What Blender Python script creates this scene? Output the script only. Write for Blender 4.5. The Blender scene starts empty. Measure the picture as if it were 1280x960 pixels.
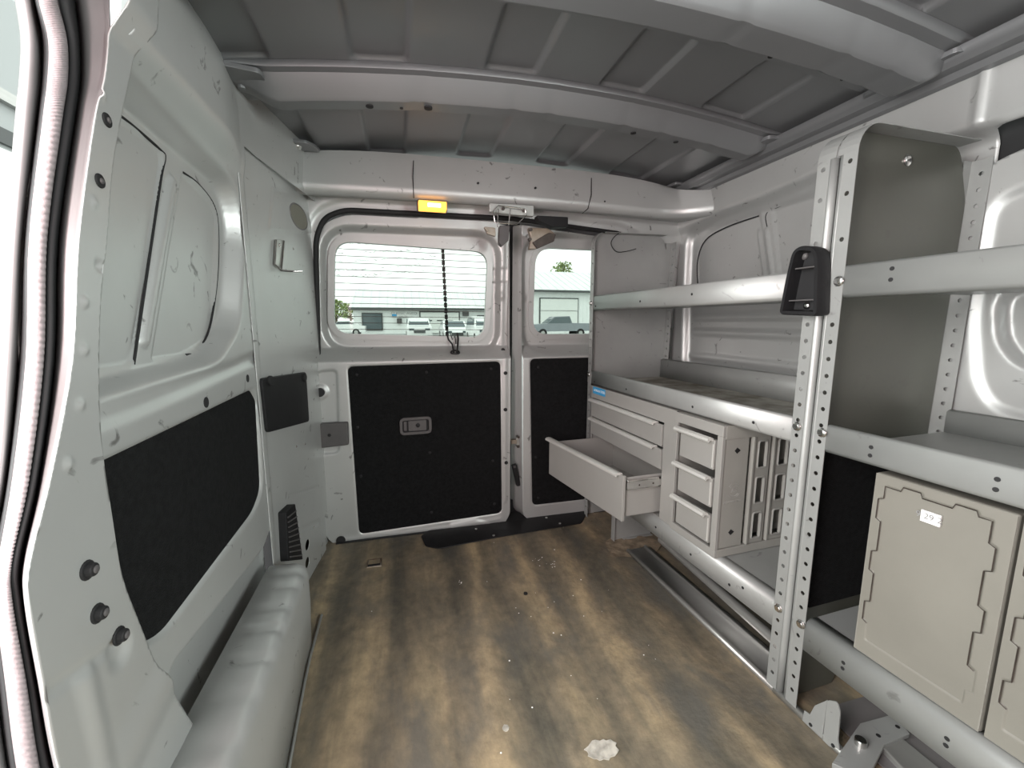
import bpy, bmesh, math, random
import numpy as np
from mathutils import Vector, Matrix
random.seed(4)
SC = bpy.context.scene
COL = SC.collection

# ------------------------------------------------------------------ camera
FPX = 525.0
HC = 0.83
yaw = math.atan(137 / FPX); pit = math.atan(80 / math.hypot(FPX, 137))
cam_d = bpy.data.cameras.new('camera'); cam = bpy.data.objects.new('camera', cam_d); COL.objects.link(cam)
cam_d.sensor_width = 36; cam_d.lens = FPX / 1280 * 36; cam_d.clip_start = 0.01; cam_d.clip_end = 500
cam.location = (0, 0, HC); cam.rotation_euler = (math.pi / 2 - pit, 0, -yaw)
SC.camera = cam

# ------------------------------------------------------------------ world, lights, exposure
SC.view_settings.view_transform = 'Standard'; SC.view_settings.look = 'None'
SC.view_settings.gamma = 1; SC.view_settings.use_curve_mapping = False
SC.view_settings.exposure = 2.0
wd = bpy.data.worlds.new('sky'); SC.world = wd; wd.use_nodes = True
nt = wd.node_tree; nt.nodes.clear()
wo = nt.nodes.new('ShaderNodeOutputWorld'); bg = nt.nodes.new('ShaderNodeBackground')
gr = nt.nodes.new('ShaderNodeValToRGB'); sx = nt.nodes.new('ShaderNodeSeparateXYZ'); tc = nt.nodes.new('ShaderNodeTexCoord')
mp = nt.nodes.new('ShaderNodeMapRange'); mp.inputs['From Min'].default_value = -0.1; mp.inputs['From Max'].default_value = 0.8
nt.links.new(tc.outputs['Generated'], sx.inputs[0]); nt.links.new(sx.outputs['Z'], mp.inputs['Value'])
nt.links.new(mp.outputs[0], gr.inputs[0]); nt.links.new(gr.outputs[0], bg.inputs[0]); nt.links.new(bg.outputs[0], wo.inputs[0])
gr.color_ramp.elements[0].color = (0.86, 0.92, 0.88, 1); gr.color_ramp.elements[1].color = (0.93, 1.0, 0.97, 1)
bg.inputs[1].default_value = 0.62

def area(name, loc, target, sx_, sy_, power, color):
    l = bpy.data.lights.new(name, 'AREA'); l.shape = 'RECTANGLE'; l.size = sx_; l.size_y = sy_; l.energy = power; l.color = color
    o = bpy.data.objects.new(name, l); COL.objects.link(o); o.location = loc
    o.rotation_euler = (Vector(target) - Vector(loc)).to_track_quat('-Z', 'Y').to_euler(); return o
# daylight through the open left doorway, plus added front and right fill lamps
area('front_pink_fill', (0.25, -0.95, 0.95), (0.3, 1.6, 0.75), 1.1, 0.45, 1.0, (1.0, 0.72, 0.74))  # added lamp; its pink stands in for bounce off a red coat
area('doorway_daylight_rearward', (-0.56, -0.05, 1.0), (0.15, 1.6, 1.05), 0.4, 1.0, 3.8, (1.0, 0.72, 0.73))
l = area('right_side_fill', (1.12, -0.60, 0.95), (-0.35, 0.85, 0.62), 0.6, 0.6, 8, (0.93, 1.0, 0.97)); l.data.spread = math.radians(140)  # added lamp brightening the left wall; the side behind it is closed
area('left_doorway_daylight', (-0.80, 0.15, 0.90), (0.8, 0.45, 0.6), 0.9, 1.3, 10, (0.95, 1.0, 0.98))

# ------------------------------------------------------------------ ray helpers: a photo pixel meets a real plane
fw = np.array([math.sin(yaw) * math.cos(pit), math.cos(yaw) * math.cos(pit), -math.sin(pit)])
rt = np.array([math.cos(yaw), -math.sin(yaw), 0.0]); up = np.cross(rt, fw); CAM = np.array([0, 0, HC])
def ray(px, py): return fw + rt * (px - 640) / FPX - up * (py - 480) / FPX
def hit(px, py, p, n):
    r = ray(px, py); n = np.array(n, float); t = ((np.array(p, float) - CAM) @ n) / (r @ n); return CAM + t * r
def onX(px, py, x): return hit(px, py, (x, 0, 0), (1, 0, 0))
def onY(px, py, y): return hit(px, py, (0, y, 0), (0, 1, 0))
def onZ(px, py, z): return hit(px, py, (0, 0, z), (0, 0, 1))
# rack frame: u towards the rear, v towards the right wall, w up
RO = np.array([.7885, .6474, 0.]); RD = np.array([-.0478, .9989, 0.]); RN = np.array([.9989, .0478, 0.])
def rk(u, v, w): return RO + RD * u + RN * v + np.array([0, 0, w])
def rkp(px, py, v=0.):
    p = hit(px, py, RO + RN * v, RN) - RO; return float(p @ RD), float(p[2])
def rvp(px, py, u):
    p = hit(px, py, RO + RD * u, RD) - RO; return float(p @ RN), float(p[2])

# ------------------------------------------------------------------ materials
MATS = {}
def mat(name, col, rough=.5, metal=0., mottle=0., mscale=6., bump=0., bscale=40., stretch=(1, 1, 1), dark=None, marks=0., coat=0., spec=.5):
    m = bpy.data.materials.new(name); m.use_nodes = True; t = m.node_tree; b = t.nodes['Principled BSDF']
    b.inputs['Roughness'].default_value = rough; b.inputs['Metallic'].default_value = metal
    b.inputs['Coat Weight'].default_value = coat; b.inputs['Specular IOR Level'].default_value = spec
    tc = t.nodes.new('ShaderNodeTexCoord'); mpg = t.nodes.new('ShaderNodeMapping'); mpg.inputs['Scale'].default_value = stretch
    t.links.new(tc.outputs['Object'], mpg.inputs[0])
    n = t.nodes.new('ShaderNodeTexNoise'); n.inputs['Scale'].default_value = mscale; n.inputs['Detail'].default_value = 5
    t.links.new(mpg.outputs[0], n.inputs['Vector'])
    r = t.nodes.new('ShaderNodeValToRGB'); d = dark or tuple(c * (1 - mottle) for c in col)
    r.color_ramp.elements[0].position = .35; r.color_ramp.elements[1].position = .65
    r.color_ramp.elements[0].color = (*d, 1); r.color_ramp.elements[1].color = (*col, 1)
    t.links.new(n.outputs['Fac'], r.inputs[0]); out = r.outputs[0]
    if marks:
        n2 = t.nodes.new('ShaderNodeTexNoise'); n2.inputs['Scale'].default_value = 22; n2.inputs['Detail'].default_value = 6; n2.inputs['Distortion'].default_value = 1.5
        t.links.new(mpg.outputs[0], n2.inputs['Vector'])
        r2 = t.nodes.new('ShaderNodeValToRGB'); r2.color_ramp.elements[0].position = .66; r2.color_ramp.elements[1].position = .72
        r2.color_ramp.elements[0].color = (0, 0, 0, 1); r2.color_ramp.elements[1].color = (marks,) * 3 + (1,)
        t.links.new(n2.outputs['Fac'], r2.inputs[0])
        mx = t.nodes.new('ShaderNodeMixRGB'); mx.inputs[2].default_value = (.07, .065, .06, 1)
        t.links.new(r2.outputs[0], mx.inputs[0]); t.links.new(out, mx.inputs[1]); out = mx.outputs[0]
    t.links.new(out, b.inputs['Base Color'])
    if bump:
        n3 = t.nodes.new('ShaderNodeTexNoise'); n3.inputs['Scale'].default_value = bscale; n3.inputs['Detail'].default_value = 3
        t.links.new(mpg.outputs[0], n3.inputs['Vector'])
        bp = t.nodes.new('ShaderNodeBump'); bp.inputs['Strength'].default_value = bump; bp.inputs['Distance'].default_value = .004
        t.links.new(n3.outputs['Fac'], bp.inputs['Height']); t.links.new(bp.outputs[0], b.inputs['Normal'])
    MATS[name] = m; return m
mat('silver_paint', (.50, .51, .50), .40, .40, .08, 4, .08, 12, marks=.7)
mat('silver_paint_shade', (.21, .215, .22), .42, .45, .05, 3, .04, 7)  # same silver paint, darkened to hold the ceiling's shade in its colour
mat('rack_paint', (.37, .38, .37), .42, .35, .10, 8, .05, 60, marks=.4)
mat('rack_paint_shade', (.12, .125, .105), .42, .3, .08, 5, .03, 60, marks=.15)  # rack grey darkened to olive, putting the end sheet's shade into the colour
mat('blank_olive', (.22, .215, .175), .55, .1)
mat('edge_paint', (.20, .19, .19), .45, .3, .05, 3)  # silver edges darkened in colour to offset strong sky light; floor pan plain dark
mat('worn_shelf', (.42, .41, .37), .55, .2, 0, 14, .1, 60, dark=(.15, .135, .10))
mat('cabinet_paint', (.36, .355, .335), .42, .15, .05, 5, .03, 60)
mat('case_plastic', (.31, .305, .28), .5, 0, .08, 8, .06, 120)
mat('crate_plastic', (.205, .197, .17), .55, 0, .10, 7, .08, 90)
mat('black_carpet', (.012, .0125, .013), .98, 0, .4, 90, .9, 420, spec=.15)
mat('black_plastic', (.012, .012, .013), .55, 0, .2, 30, .08, 200, spec=.3)
mat('grey_plastic', (.085, .08, .08), .5, 0, .1, 30, .05, 200)
mat('black_rubber', (.012, .012, .013), .7, 0, .2, 30)
mat('seal_fabric', (.30, .265, .27), .9, 0, .1, 60, .3, 200)
mat('chrome', (.72, .71, .69), .22, 1., .15, 40)
mat('dirty_steel', (.34, .30, .25), .45, .6, 0, 12, .15, 60, dark=(.16, .11, .07))
mat('alloy', (.50, .50, .48), .38, .7, .2, 10, .05, 60, stretch=(1, .2, 1))
mat('dark_steel', (.09, .075, .065), .45, .5, .4, 40)
mat('lip_white', (.55, .55, .52), .4, .1, .05, 10)
mat('amber', (.9, .42, .05), .3)
mat('label_blue', (.05, .33, .62), .4); mat('label_white', (.85, .85, .83), .5); mat('ink', (.25, .25, .25), .6)
mat('white_siding', (.93, .95, .94), .6, 0, .05, 1); mat('roof_sheet', (.85, .87, .86), .5, .1, .08, 1)
mat('trim_dark', (.08, .085, .085), .6); mat('garage_door', (.85, .87, .84), .6, 0, .04, 1)
mat('asphalt', (.30, .31, .30), .8, 0, .2, 1.5); mat('car_white', (.78, .79, .78), .3, 0, 0, 1, coat=.5)
mat('truck_grey', (.38, .40, .40), .5)
mat('car_grey', (.20, .22, .24), .3, .3, .1, 1, coat=.5); mat('car_glass', (.10, .13, .14), .1); mat('tyre', (.02, .02, .02), .9)
mat('foliage', (.34, .42, .16), .8, 0, .5, 3); mat('bark', (.12, .09, .06), .9)
mat('defrost', (.10, .09, .08), .7)
mat('dust', (.28, .22, .15), .95, 0, .5, 30, .5, 80)

def floor_material():
    m = bpy.data.materials.new('worn_mat'); m.use_nodes = True; t = m.node_tree; b = t.nodes['Principled BSDF']
    L = t.links.new; N = t.nodes.new
    tc = N('ShaderNodeTexCoord')
    def noise(scale, st, det=6, dis=0., off=(0, 0, 0)):
        mp = N('ShaderNodeMapping'); mp.inputs['Scale'].default_value = st; mp.inputs['Location'].default_value = off; L(tc.outputs['Object'], mp.inputs[0])
        n = N('ShaderNodeTexNoise'); n.inputs['Scale'].default_value = scale; n.inputs['Detail'].default_value = det; n.inputs['Distortion'].default_value = dis; n.inputs['Roughness'].default_value = .62
        L(mp.outputs[0], n.inputs['Vector']); return n.outputs['Fac']
    def ramp(f, p0, c0, p1, c1, mid=None):
        r = N('ShaderNodeValToRGB'); e = r.color_ramp.elements; e[0].position = p0; e[0].color = (*c0, 1); e[1].position = p1; e[1].color = (*c1, 1)
        if mid: x = e.new(mid[0]); x.color = (*mid[1], 1)
        L(f, r.inputs[0]); return r.outputs[0]
    def mix(f, a, c, bt='MIX'):
        x = N('ShaderNodeMixRGB'); x.blend_type = bt
        for i, v in enumerate((f, a, c)):
            if isinstance(v, (int, float)): x.inputs[i].default_value = v
            elif isinstance(v, tuple): x.inputs[i].default_value = (*v, 1)
            else: L(v, x.inputs[i])
        return x.outputs[0]
    # worn crests of the corrugation run front to rear
    mpw = N('ShaderNodeMapping'); mpw.inputs['Rotation'].default_value = (0, 0, math.radians(3)); L(tc.outputs['Object'], mpw.inputs[0])
    w = N('ShaderNodeTexWave'); w.bands_direction = 'X'; w.inputs['Scale'].default_value = 1.95; w.inputs['Distortion'].default_value = 2.6; w.inputs['Detail'].default_value = 3; w.inputs['Detail Scale'].default_value = 1.2
    L(mpw.outputs[0], w.inputs['Vector'])
    blot = noise(2.6, (1.2, .7, 1), 7, .6)
    fac = N('ShaderNodeMath'); fac.operation = 'MULTIPLY_ADD'; L(w.outputs['Fac'], fac.inputs[0]); fac.inputs[1].default_value = .20
    f2 = N('ShaderNodeMath'); f2.operation = 'MULTIPLY'; L(blot, f2.inputs[0]); f2.inputs[1].default_value = 1.05; L(f2.outputs[0], fac.inputs[2])
    base = ramp(fac.outputs[0], .36, (.080, .078, .066), .90, (.42, .335, .215), (.60, (.185, .158, .118)))
    fine = ramp(noise(38, (1, .8, 1), 8), .3, (.72, .72, .72), .7, (1.2, 1.18, 1.15))
    c = mix(1., base, fine, 'MULTIPLY')
    stk = ramp(noise(7, (1.7, .16, 1), 4, .4, (2, 7, 0)), .38, (.74, .75, .74), .62, (1.22, 1.17, 1.08))
    c = mix(1., c, stk, 'MULTIPLY')
    grey = ramp(noise(5, (1.6, .8, 1), 6, .3, (3, 1, 0)), .48, (0, 0, 0), .68, (.75, .75, .75))
    c = mix(grey, c, (.10, .098, .088))
    scr = ramp(noise(60, (1, .12, 1), 4, 1., (5, 2, 0)), .70, (0, 0, 0), .74, (.5, .5, .5))
    c = mix(scr, c, (.35, .32, .27))
    L(c, b.inputs['Base Color']); b.inputs['Roughness'].default_value = .62
    bp = N('ShaderNodeBump'); bp.inputs['Strength'].default_value = .5; bp.inputs['Distance'].default_value = .004
    L(noise(55, (1, 1, 1), 6), bp.inputs['Height']); L(bp.outputs[0], b.inputs['Normal'])
    MATS['worn_mat'] = m
floor_material()
def glass_material(name, tint, gloss):
    m = bpy.data.materials.new(name); m.use_nodes = True; t = m.node_tree; t.nodes.clear()
    o = t.nodes.new('ShaderNodeOutputMaterial'); mx = t.nodes.new('ShaderNodeMixShader'); a = t.nodes.new('ShaderNodeBsdfTransparent'); g = t.nodes.new('ShaderNodeBsdfGlossy')
    a.inputs[0].default_value = (*tint, 1); g.inputs['Roughness'].default_value = .03; fr = t.nodes.new('ShaderNodeFresnel'); fr.inputs[0].default_value = 1.25
    t.links.new(fr.outputs[0], mx.inputs[0]); t.links.new(a.outputs[0], mx.inputs[1]); t.links.new(g.outputs[0], mx.inputs[2]); t.links.new(mx.outputs[0], o.inputs[0]); MATS[name] = m
glass_material('window_glass', (.74, .77, .75), .1)
def emis(name, col, s):
    m = bpy.data.materials.new(name); m.use_nodes = True; b = m.node_tree.nodes['Principled BSDF']
    b.inputs['Base Color'].default_value = (*col, 1); b.inputs['Emission Color'].default_value = (*col, 1); b.inputs['Emission Strength'].default_value = s; MATS[name] = m
emis('lamp_glow', (1., .42, .06), .55); emis('bulb_glow', (1., .75, .35), 1.3)

# ------------------------------------------------------------------ object helpers
ORG = {}
def setp(o, label=None, cat=None, group=None, kind=None):
    for k, v in (('label', label), ('category', cat), ('group', group), ('kind', kind)):
        if v: o[k] = v
    return o
def link_mesh(name, verts, faces, m, parent=None, smooth=None, bevel=0, solid=0, org=None):
    me = bpy.data.meshes.new(name); V = np.array(verts, float)
    if parent is not None: org = ORG[parent.name]
    elif org is None: org = np.array([(V[:, 0].min() + V[:, 0].max()) / 2, (V[:, 1].min() + V[:, 1].max()) / 2, V[:, 2].min()])
    V = V - org
    me.from_pydata([tuple(v) for v in V], [], [tuple(int(i) for i in f) for f in faces])
    bm = bmesh.new(); bm.from_mesh(me); bmesh.ops.recalc_face_normals(bm, faces=bm.faces); bm.to_mesh(me); bm.free()
    o = bpy.data.objects.new(name, me); COL.objects.link(o)
    if parent is None: o.location = org
    else: o.parent = parent
    ORG[o.name] = np.array(org)
    if isinstance(m, str): m = MATS[m]
    me.materials.append(m)
    if bevel:
        b = o.modifiers.new('bevel', 'BEVEL'); b.width = bevel; b.segments = 2; b.limit_method = 'ANGLE'; b.angle_limit = math.radians(40); b.harden_normals = False
    if solid:
        s = o.modifiers.new('solid', 'SOLIDIFY'); s.thickness = solid; s.offset = 0
    if smooth is not None:
        me.polygons.foreach_set('use_smooth', [True] * len(me.polygons))
        if smooth > 0: me.set_sharp_from_angle(angle=math.radians(smooth))
    return o
def empty(name, loc, label, cat, group=None):
    o = bpy.data.objects.new(name, None); COL.objects.link(o); o.location = tuple(loc); o.empty_display_size = .05
    ORG[o.name] = np.array(loc, float); return setp(o, label, cat, group)
I3 = lambda a, b, c: np.array([a, b, c], float)
class MB:
    def __init__(s, T=I3): s.v = []; s.f = []; s.T = T
    def add(s, vs, fs, T=None):
        T = T or s.T; k = len(s.v); s.v += [T(*p) for p in vs]; s.f += [tuple(i + k for i in f) for f in fs]; return s
    def box(s, a, b, T=None):
        x0, y0, z0 = a; x1, y1, z1 = b
        return s.add([(x0, y0, z0), (x1, y0, z0), (x1, y1, z0), (x0, y1, z0), (x0, y0, z1), (x1, y0, z1), (x1, y1, z1), (x0, y1, z1)],
                     [(0, 1, 2, 3), (4, 5, 6, 7), (0, 1, 5, 4), (1, 2, 6, 5), (2, 3, 7, 6), (3, 0, 4, 7)], T)
    def prism(s, poly, d0, d1, axis=2, T=None):
        def P(p, d):
            q = [p[0], p[1]]; q.insert(axis, d); return tuple(q)
        n = len(poly); vs = [P(p, d0) for p in poly] + [P(p, d1) for p in poly]
        return s.add(vs, [tuple(range(n)), tuple(range(2 * n - 1, n - 1, -1))] + [(i, (i + 1) % n, n + (i + 1) % n, n + i) for i in range(n)], T)
    def tube(s, pts, r, n=10, T=None, closed=False, scale=None):
        T = T or s.T; P = [np.array(T(*p)) for p in pts]; k = len(s.v); m = len(P)
        prev = None
        for i, p in enumerate(P):
            a = P[(i - 1) % m] if (closed or i) else p; b = P[(i + 1) % m] if (closed or i < m - 1) else p
            t = b - a; t = t / (np.linalg.norm(t) + 1e-9)
            if prev is None:
                h = np.array([0, 0, 1.]) if abs(t[2]) < .9 else np.array([1., 0, 0]); e = np.cross(t, h)
            else: e = prev - t * (prev @ t)
            e /= np.linalg.norm(e); prev = e; g = np.cross(t, e)
            rr = r[i] if isinstance(r, (list, tuple)) else r
            for j in range(n):
                q = 2 * math.pi * j / n; s.v.append(p + rr * (e * math.cos(q) + g * math.sin(q)))
        for i in range(m if closed else m - 1):
            for j in range(n): s.f.append((k + i * n + j, k + i * n + (j + 1) % n, k + ((i + 1) % m) * n + (j + 1) % n, k + ((i + 1) % m) * n + j))
        if not closed: s.f.append(tuple(k + j for j in range(n))); s.f.append(tuple(k + (m - 1) * n + j for j in range(n)))
        return s
    def cyl(s, p, q, r, n=16, r2=None, T=None): return s.tube([p, q], [r, r if r2 is None else r2], n, T)
    def dome(s, c, nrm, r, h, n=14, T=None):
        c = np.array((T or s.T)(*c)); nrm = np.array(nrm, float); nrm /= np.linalg.norm(nrm)
        e = np.cross(nrm, [0, 0, 1.] if abs(nrm[2]) < .9 else [1., 0, 0]); e /= np.linalg.norm(e); g = np.cross(nrm, e); k = len(s.v)
        rings = [(1, 0), (1, .35), (.85, .7), (.5, .95)]
        for a, b in rings:
            for j in range(n):
                q = 2 * math.pi * j / n; s.v.append(c + nrm * h * b + r * a * (e * math.cos(q) + g * math.sin(q)))
        s.v.append(c + nrm * h)
        for i in range(3):
            for j in range(n): s.f.append((k + i * n + j, k + i * n + (j + 1) % n, k + (i + 1) * n + (j + 1) % n, k + (i + 1) * n + j))
        for j in range(n): s.f.append((k + 3 * n + j, k + 3 * n + (j + 1) % n, k + 4 * n))
        s.f.append(tuple(k + j for j in range(n))[::-1]); return s
    def loft(s, rows, T=None, closed=False):
        n = len(rows[0]); vs = [p for r in rows for p in r]; fs = []
        for i in range(len(rows) - 1):
            for j in range(n if closed else n - 1): fs.append((i * n + j, i * n + (j + 1) % n, (i + 1) * n + (j + 1) % n, (i + 1) * n + j))
        return s.add(vs, fs, T)
    def plate(s, poly, holes_c, r, W, T=None): pass
    def build(s, name, m, parent=None, **k): return link_mesh(name, s.v, s.f, m, parent, **k)

def each(name, m, parent, items, fn, T=I3, **k):
    for it in items:
        mb = MB(T); fn(mb, it); mb.build(name, m, parent, **k)

def rpoly(pts, r, seg=6):
    pts = [np.array(p, float) for p in pts]; n = len(pts); out = []
    for i in range(n):
        p = pts[i]; a = pts[i - 1] - p; b = pts[(i + 1) % n] - p; la, lb = np.linalg.norm(a), np.linalg.norm(b)
        rr = r[i] if isinstance(r, (list, tuple)) else r
        d = min(rr, la * .48, lb * .48)
        if d < 1e-6: out.append(tuple(p)); continue
        A = p + a / la * d; B = p + b / lb * d
        for k in range(seg + 1):
            t = k / seg; out.append(tuple((1 - t) ** 2 * A + 2 * t * (1 - t) * p + t * t * B))
    return out
def smooth_line(pts, n=8):
    P = [np.array(p, float) for p in pts]; out = []
    for i in range(len(P) - 1):
        p0 = P[max(i - 1, 0)]; p1 = P[i]; p2 = P[i + 1]; p3 = P[min(i + 2, len(P) - 1)]
        for k in range(n):
            t = k / n; out.append(.5 * ((2 * p1) + (-p0 + p2) * t + (2 * p0 - 5 * p1 + 4 * p2 - p3) * t * t + (-p0 + 3 * p1 - 3 * p2 + p3) * t ** 3))
    out.append(P[-1]); return out
def sdf(X, Y, poly):
    poly = np.array(poly, float); d = np.full(X.shape, 1e9); cx = np.zeros(X.shape); cy = np.zeros(X.shape); ins = np.zeros(X.shape, bool)
    n = len(poly)
    for i in range(n):
        ax, ay = poly[i]; bx, by = poly[(i + 1) % n]; ex, ey = bx - ax, by - ay; L = ex * ex + ey * ey
        if L < 1e-14: continue
        t = np.clip(((X - ax) * ex + (Y - ay) * ey) / L, 0, 1); qx = ax + t * ex; qy = ay + t * ey
        dd = (X - qx) ** 2 + (Y - qy) ** 2; m = dd < d; d[m] = dd[m]; cx[m] = qx[m]; cy[m] = qy[m]
        if ey != 0:
            c = ((ay > Y) != (by > Y)) & (X < ex * (Y - ay) / ey + ax); ins ^= c
    d = np.sqrt(d); d[ins] *= -1; return d, cx, cy
def sstep(x): x = np.clip(x, 0, 1); return x * x * (3 - 2 * x)
def press(name, P, outline, res, feats=(), holes=(), base=None, m='silver_paint', parent=None, solid=.0016, org=None):
    """pressed sheet-metal panel. P(U,V,D) -> world arrays; D = relief towards the viewer side"""
    ol = np.array(outline); u0, v0 = ol.min(0) - res; u1, v1 = ol.max(0) + res
    us = np.arange(u0, u1 + res, res); vs = np.arange(v0, v1 + res, res); U, V = np.meshgrid(us, vs)
    d, cx, cy = sdf(U, V, outline); h_ = []
    for h in holes:
        dh, hx, hy = sdf(U, V, h); h_.append((dh, hx, hy))
    inside = d < 0
    for dh, _, _ in h_: inside &= dh > 0
    cell = inside[:-1, :-1] | inside[1:, :-1] | inside[:-1, 1:] | inside[1:, 1:]
    use = np.zeros(U.shape, bool)
    for a in (0, 1):
        for b in (0, 1): use[a:U.shape[0] - 1 + a, b:U.shape[1] - 1 + b] |= cell
    out = use & (d > 0); U2, V2 = U.copy(), V.copy(); U2[out] = cx[out]; V2[out] = cy[out]
    for dh, hx, hy in h_:
        o2 = use & (dh < 0); U2[o2] = hx[o2]; V2[o2] = hy[o2]
    D = np.zeros(U.shape) if base is None else base(U2, V2)
    for f in feats:
        poly, dep, wid = f[:3]; dd, _, _ = sdf(U2, V2, poly); D = D + dep * sstep(.5 - dd / wid)
    X, Y, Z = P(U2, V2, D); idx = -np.ones(U.shape, int); idx[use] = np.arange(use.sum())
    verts = np.stack([X[use], Y[use], Z[use]], 1)
    a = idx[:-1, :-1][cell]; b = idx[:-1, 1:][cell]; c = idx[1:, 1:][cell]; e = idx[1:, :-1][cell]
    return link_mesh(name, verts, np.stack([a, b, c, e], 1), m, parent, smooth=0, solid=solid, org=org)
def strip(pts, w):
    """polygon of width w around a 2D polyline"""
    P = [np.array(p, float) for p in pts]; L = []; R = []
    for i, p in enumerate(P):
        t = P[min(i + 1, len(P) - 1)] - P[max(i - 1, 0)]; t /= np.linalg.norm(t); n = np.array([-t[1], t[0]]); L.append(tuple(p + n * w / 2)); R.append(tuple(p - n * w / 2))
    return L + R[::-1]
def circ(c, r, n=16, ry=None): return [(c[0] + r * math.cos(2 * math.pi * i / n), c[1] + (ry or r) * math.sin(2 * math.pi * i / n)) for i in range(n)]
def text(s, size, T, mname, parent, name='lettering', ext=.0003):
    """T(a,b,c): a along the text, b up, c out of the surface"""
    cu = bpy.data.curves.new(name, 'FONT'); cu.body = s; cu.size = size; cu.extrude = ext; cu.align_x = 'CENTER'; cu.align_y = 'CENTER'
    tmp = bpy.data.objects.new(name + '_curve', cu); COL.objects.link(tmp); bpy.context.view_layer.update()
    me = bpy.data.meshes.new_from_object(tmp.evaluated_get(bpy.context.evaluated_depsgraph_get())); bpy.data.objects.remove(tmp); bpy.data.curves.remove(cu)
    me.materials.clear(); me.materials.append(MATS[mname]); o = bpy.data.objects.new(name, me); COL.objects.link(o); o.parent = parent
    O = T(0, 0, 0); A = T(1, 0, 0) - O; B = T(0, 1, 0) - O; C = T(0, 0, 1) - O
    o.matrix_local = Matrix(((A[0], B[0], C[0], 0), (A[1], B[1], C[1], 0), (A[2], B[2], C[2], 0), (0, 0, 0, 1))); o.location = Vector(O - ORG[parent.name]); return o

# ================================================================== THE VAN'S SHELL
XL, XR, YD = -.35, 1.17, 1.68
# ---- floor
us = np.arange(-.42, 1.2, .012)
def PF(U, V, D): return U, V, D * 1.0
press('floor', PF, [(-.40, -1.0), (1.2, -1.0), (1.2, 1.72), (-.40, 1.72)], .015, m='worn_mat',
      base=lambda U, V: .0022 * np.sin(2 * math.pi * (U + .03 * np.sin(V * 2)) / .16) * (V < 1.5) - .003, solid=.004)['kind'] = 'structure'

# ---- ceiling
def zroof(x, y): return 1.432 - .07 * ((x - .41) / .8) ** 2 + 0 * y
def PCe(U, V, D): return U, V, zroof(U, V) - D
feats = []
for a, b in ((-.36, -.25), (-.085, .036), (.215, .34), (.513, .637), (.818, .96), (1.12, 1.25)):
    for y0, y1 in ((-.8, .66), (.86, 1.085), (1.19, 1.62)):
        feats.append((rpoly([(a, y0), (b, y0), (b, y1), (a, y1)], .02), -.011, .008))
press('ceiling', PCe, [(-.42, -1.0), (1.2, -1.0), (1.2, 1.72), (-.42, 1.72)], .005, feats, m='silver_paint_shade')['kind'] = 'structure'

# ---- unseen end and side walls behind the viewpoint, added to limit incoming daylight
o = MB().loft([[(-.40, -1.0, 0), (1.2, -1.0, 0)], [(-.40, -1.0, 1.45), (1.2, -1.0, 1.45)]]).build('wall_front', 'silver_paint', solid=.004); o['kind'] = 'structure'
o = MB().loft([[(-.385, -1.0, 0), (-.385, -.15, 0)], [(-.385, -1.0, 1.43), (-.385, -.15, 1.43)]]).build('wall_left_front', 'silver_paint', solid=.004); o['kind'] = 'structure'
o = MB().loft([[(1.18, -1.0, 0), (1.18, .16, 0)], [(1.18, -1.0, 1.38), (1.18, .16, 1.38)]]).build('wall_right_front', 'silver_paint', solid=.004); o['kind'] = 'structure'

# ---- roof bows (hat-section cross members)
def bow(y0, profile, x0, x1, label, dz=0., hz=.0125, hole_x=(), notch=()):
    e = empty('roof_bow', (x0, y0, 1.30), label, 'roof beam', 'beams across the roof')
    rows = []; n = 120
    for i in range(n + 1):
        x = x0 + (x1 - x0) * i / n; zr = zroof(x, 0) + dz; t = min(1, max(0, min(x - x0, x1 - x) / .10)); hh = sstep(np.array(t)) * .75 + .25
        for nx in notch:
            hh -= .05 * float(np.exp(-((x - nx) / .012) ** 2))
        rows.append([(x, y0 + py, zr - pz * hh - .001) for py, pz in profile])
    MB().loft(rows).build('beam', 'silver_paint_shade', e, smooth=35, solid=.002)
    each('hole', 'black_rubber', e, hole_x, lambda mb, h: mb.cyl((h[0], h[1], zroof(h[0], 0) + dz - hz + .003), (h[0], h[1], zroof(h[0], 0) + dz - hz - .0022), h[2], 14))
    # end brackets
    for xe, s in ((x0, 1), (x1, -1)):
        w = profile[-1][0]; mb = MB(); z = zroof(xe, 0) + dz
        poly = rpoly([(xe - .02 * s, y0 - .015), (xe + .075 * s, y0 + .0), (xe + .075 * s, y0 + w - .01), (xe - .02 * s, y0 + w + .015)], .012)
        mb.prism(poly, z - .016, z - .006); mb.cyl((xe + .02 * s, y0 + w / 2, z - .024), (xe + .02 * s, y0 + w / 2, z - .012), .009, 6)
        mb.build('end_bracket', 'silver_paint_shade', e, bevel=.001)
    return e
bow(1.083, [(0, .0), (.004, .011), (.020, .014), (.046, .053), (.052, .058), (.088, .060), (.093, .056), (.100, .012), (.120, .012), (.123, .002)], -.345, 1.13,
    'narrow pressed roof beam nearest the rear doors', hole_x=((-.055, 1.155, .009), (.02, 1.160, .004), (.085, 1.155, .010), (.66, 1.160, .008), (.80, 1.160, .007)), hz=.061, notch=(.05, .075, .30, .40, .62, .74, .90))
bow(.66, [(-.01, .0), (.0, .012), (.022, .015), (.040, .058), (.048, .064), (.105, .064), (.113, .058), (.130, .014), (.185, .012), (.19, .002)], -.345, 1.15,
    'wide pressed roof beam crossing the top right of view', hole_x=((.36, .828, .008), (.41, .815, .011), (.50, .83, .008), (.80, .83, .009), (1.0, .825, .008)), notch=(.62, .86, .98))

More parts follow.
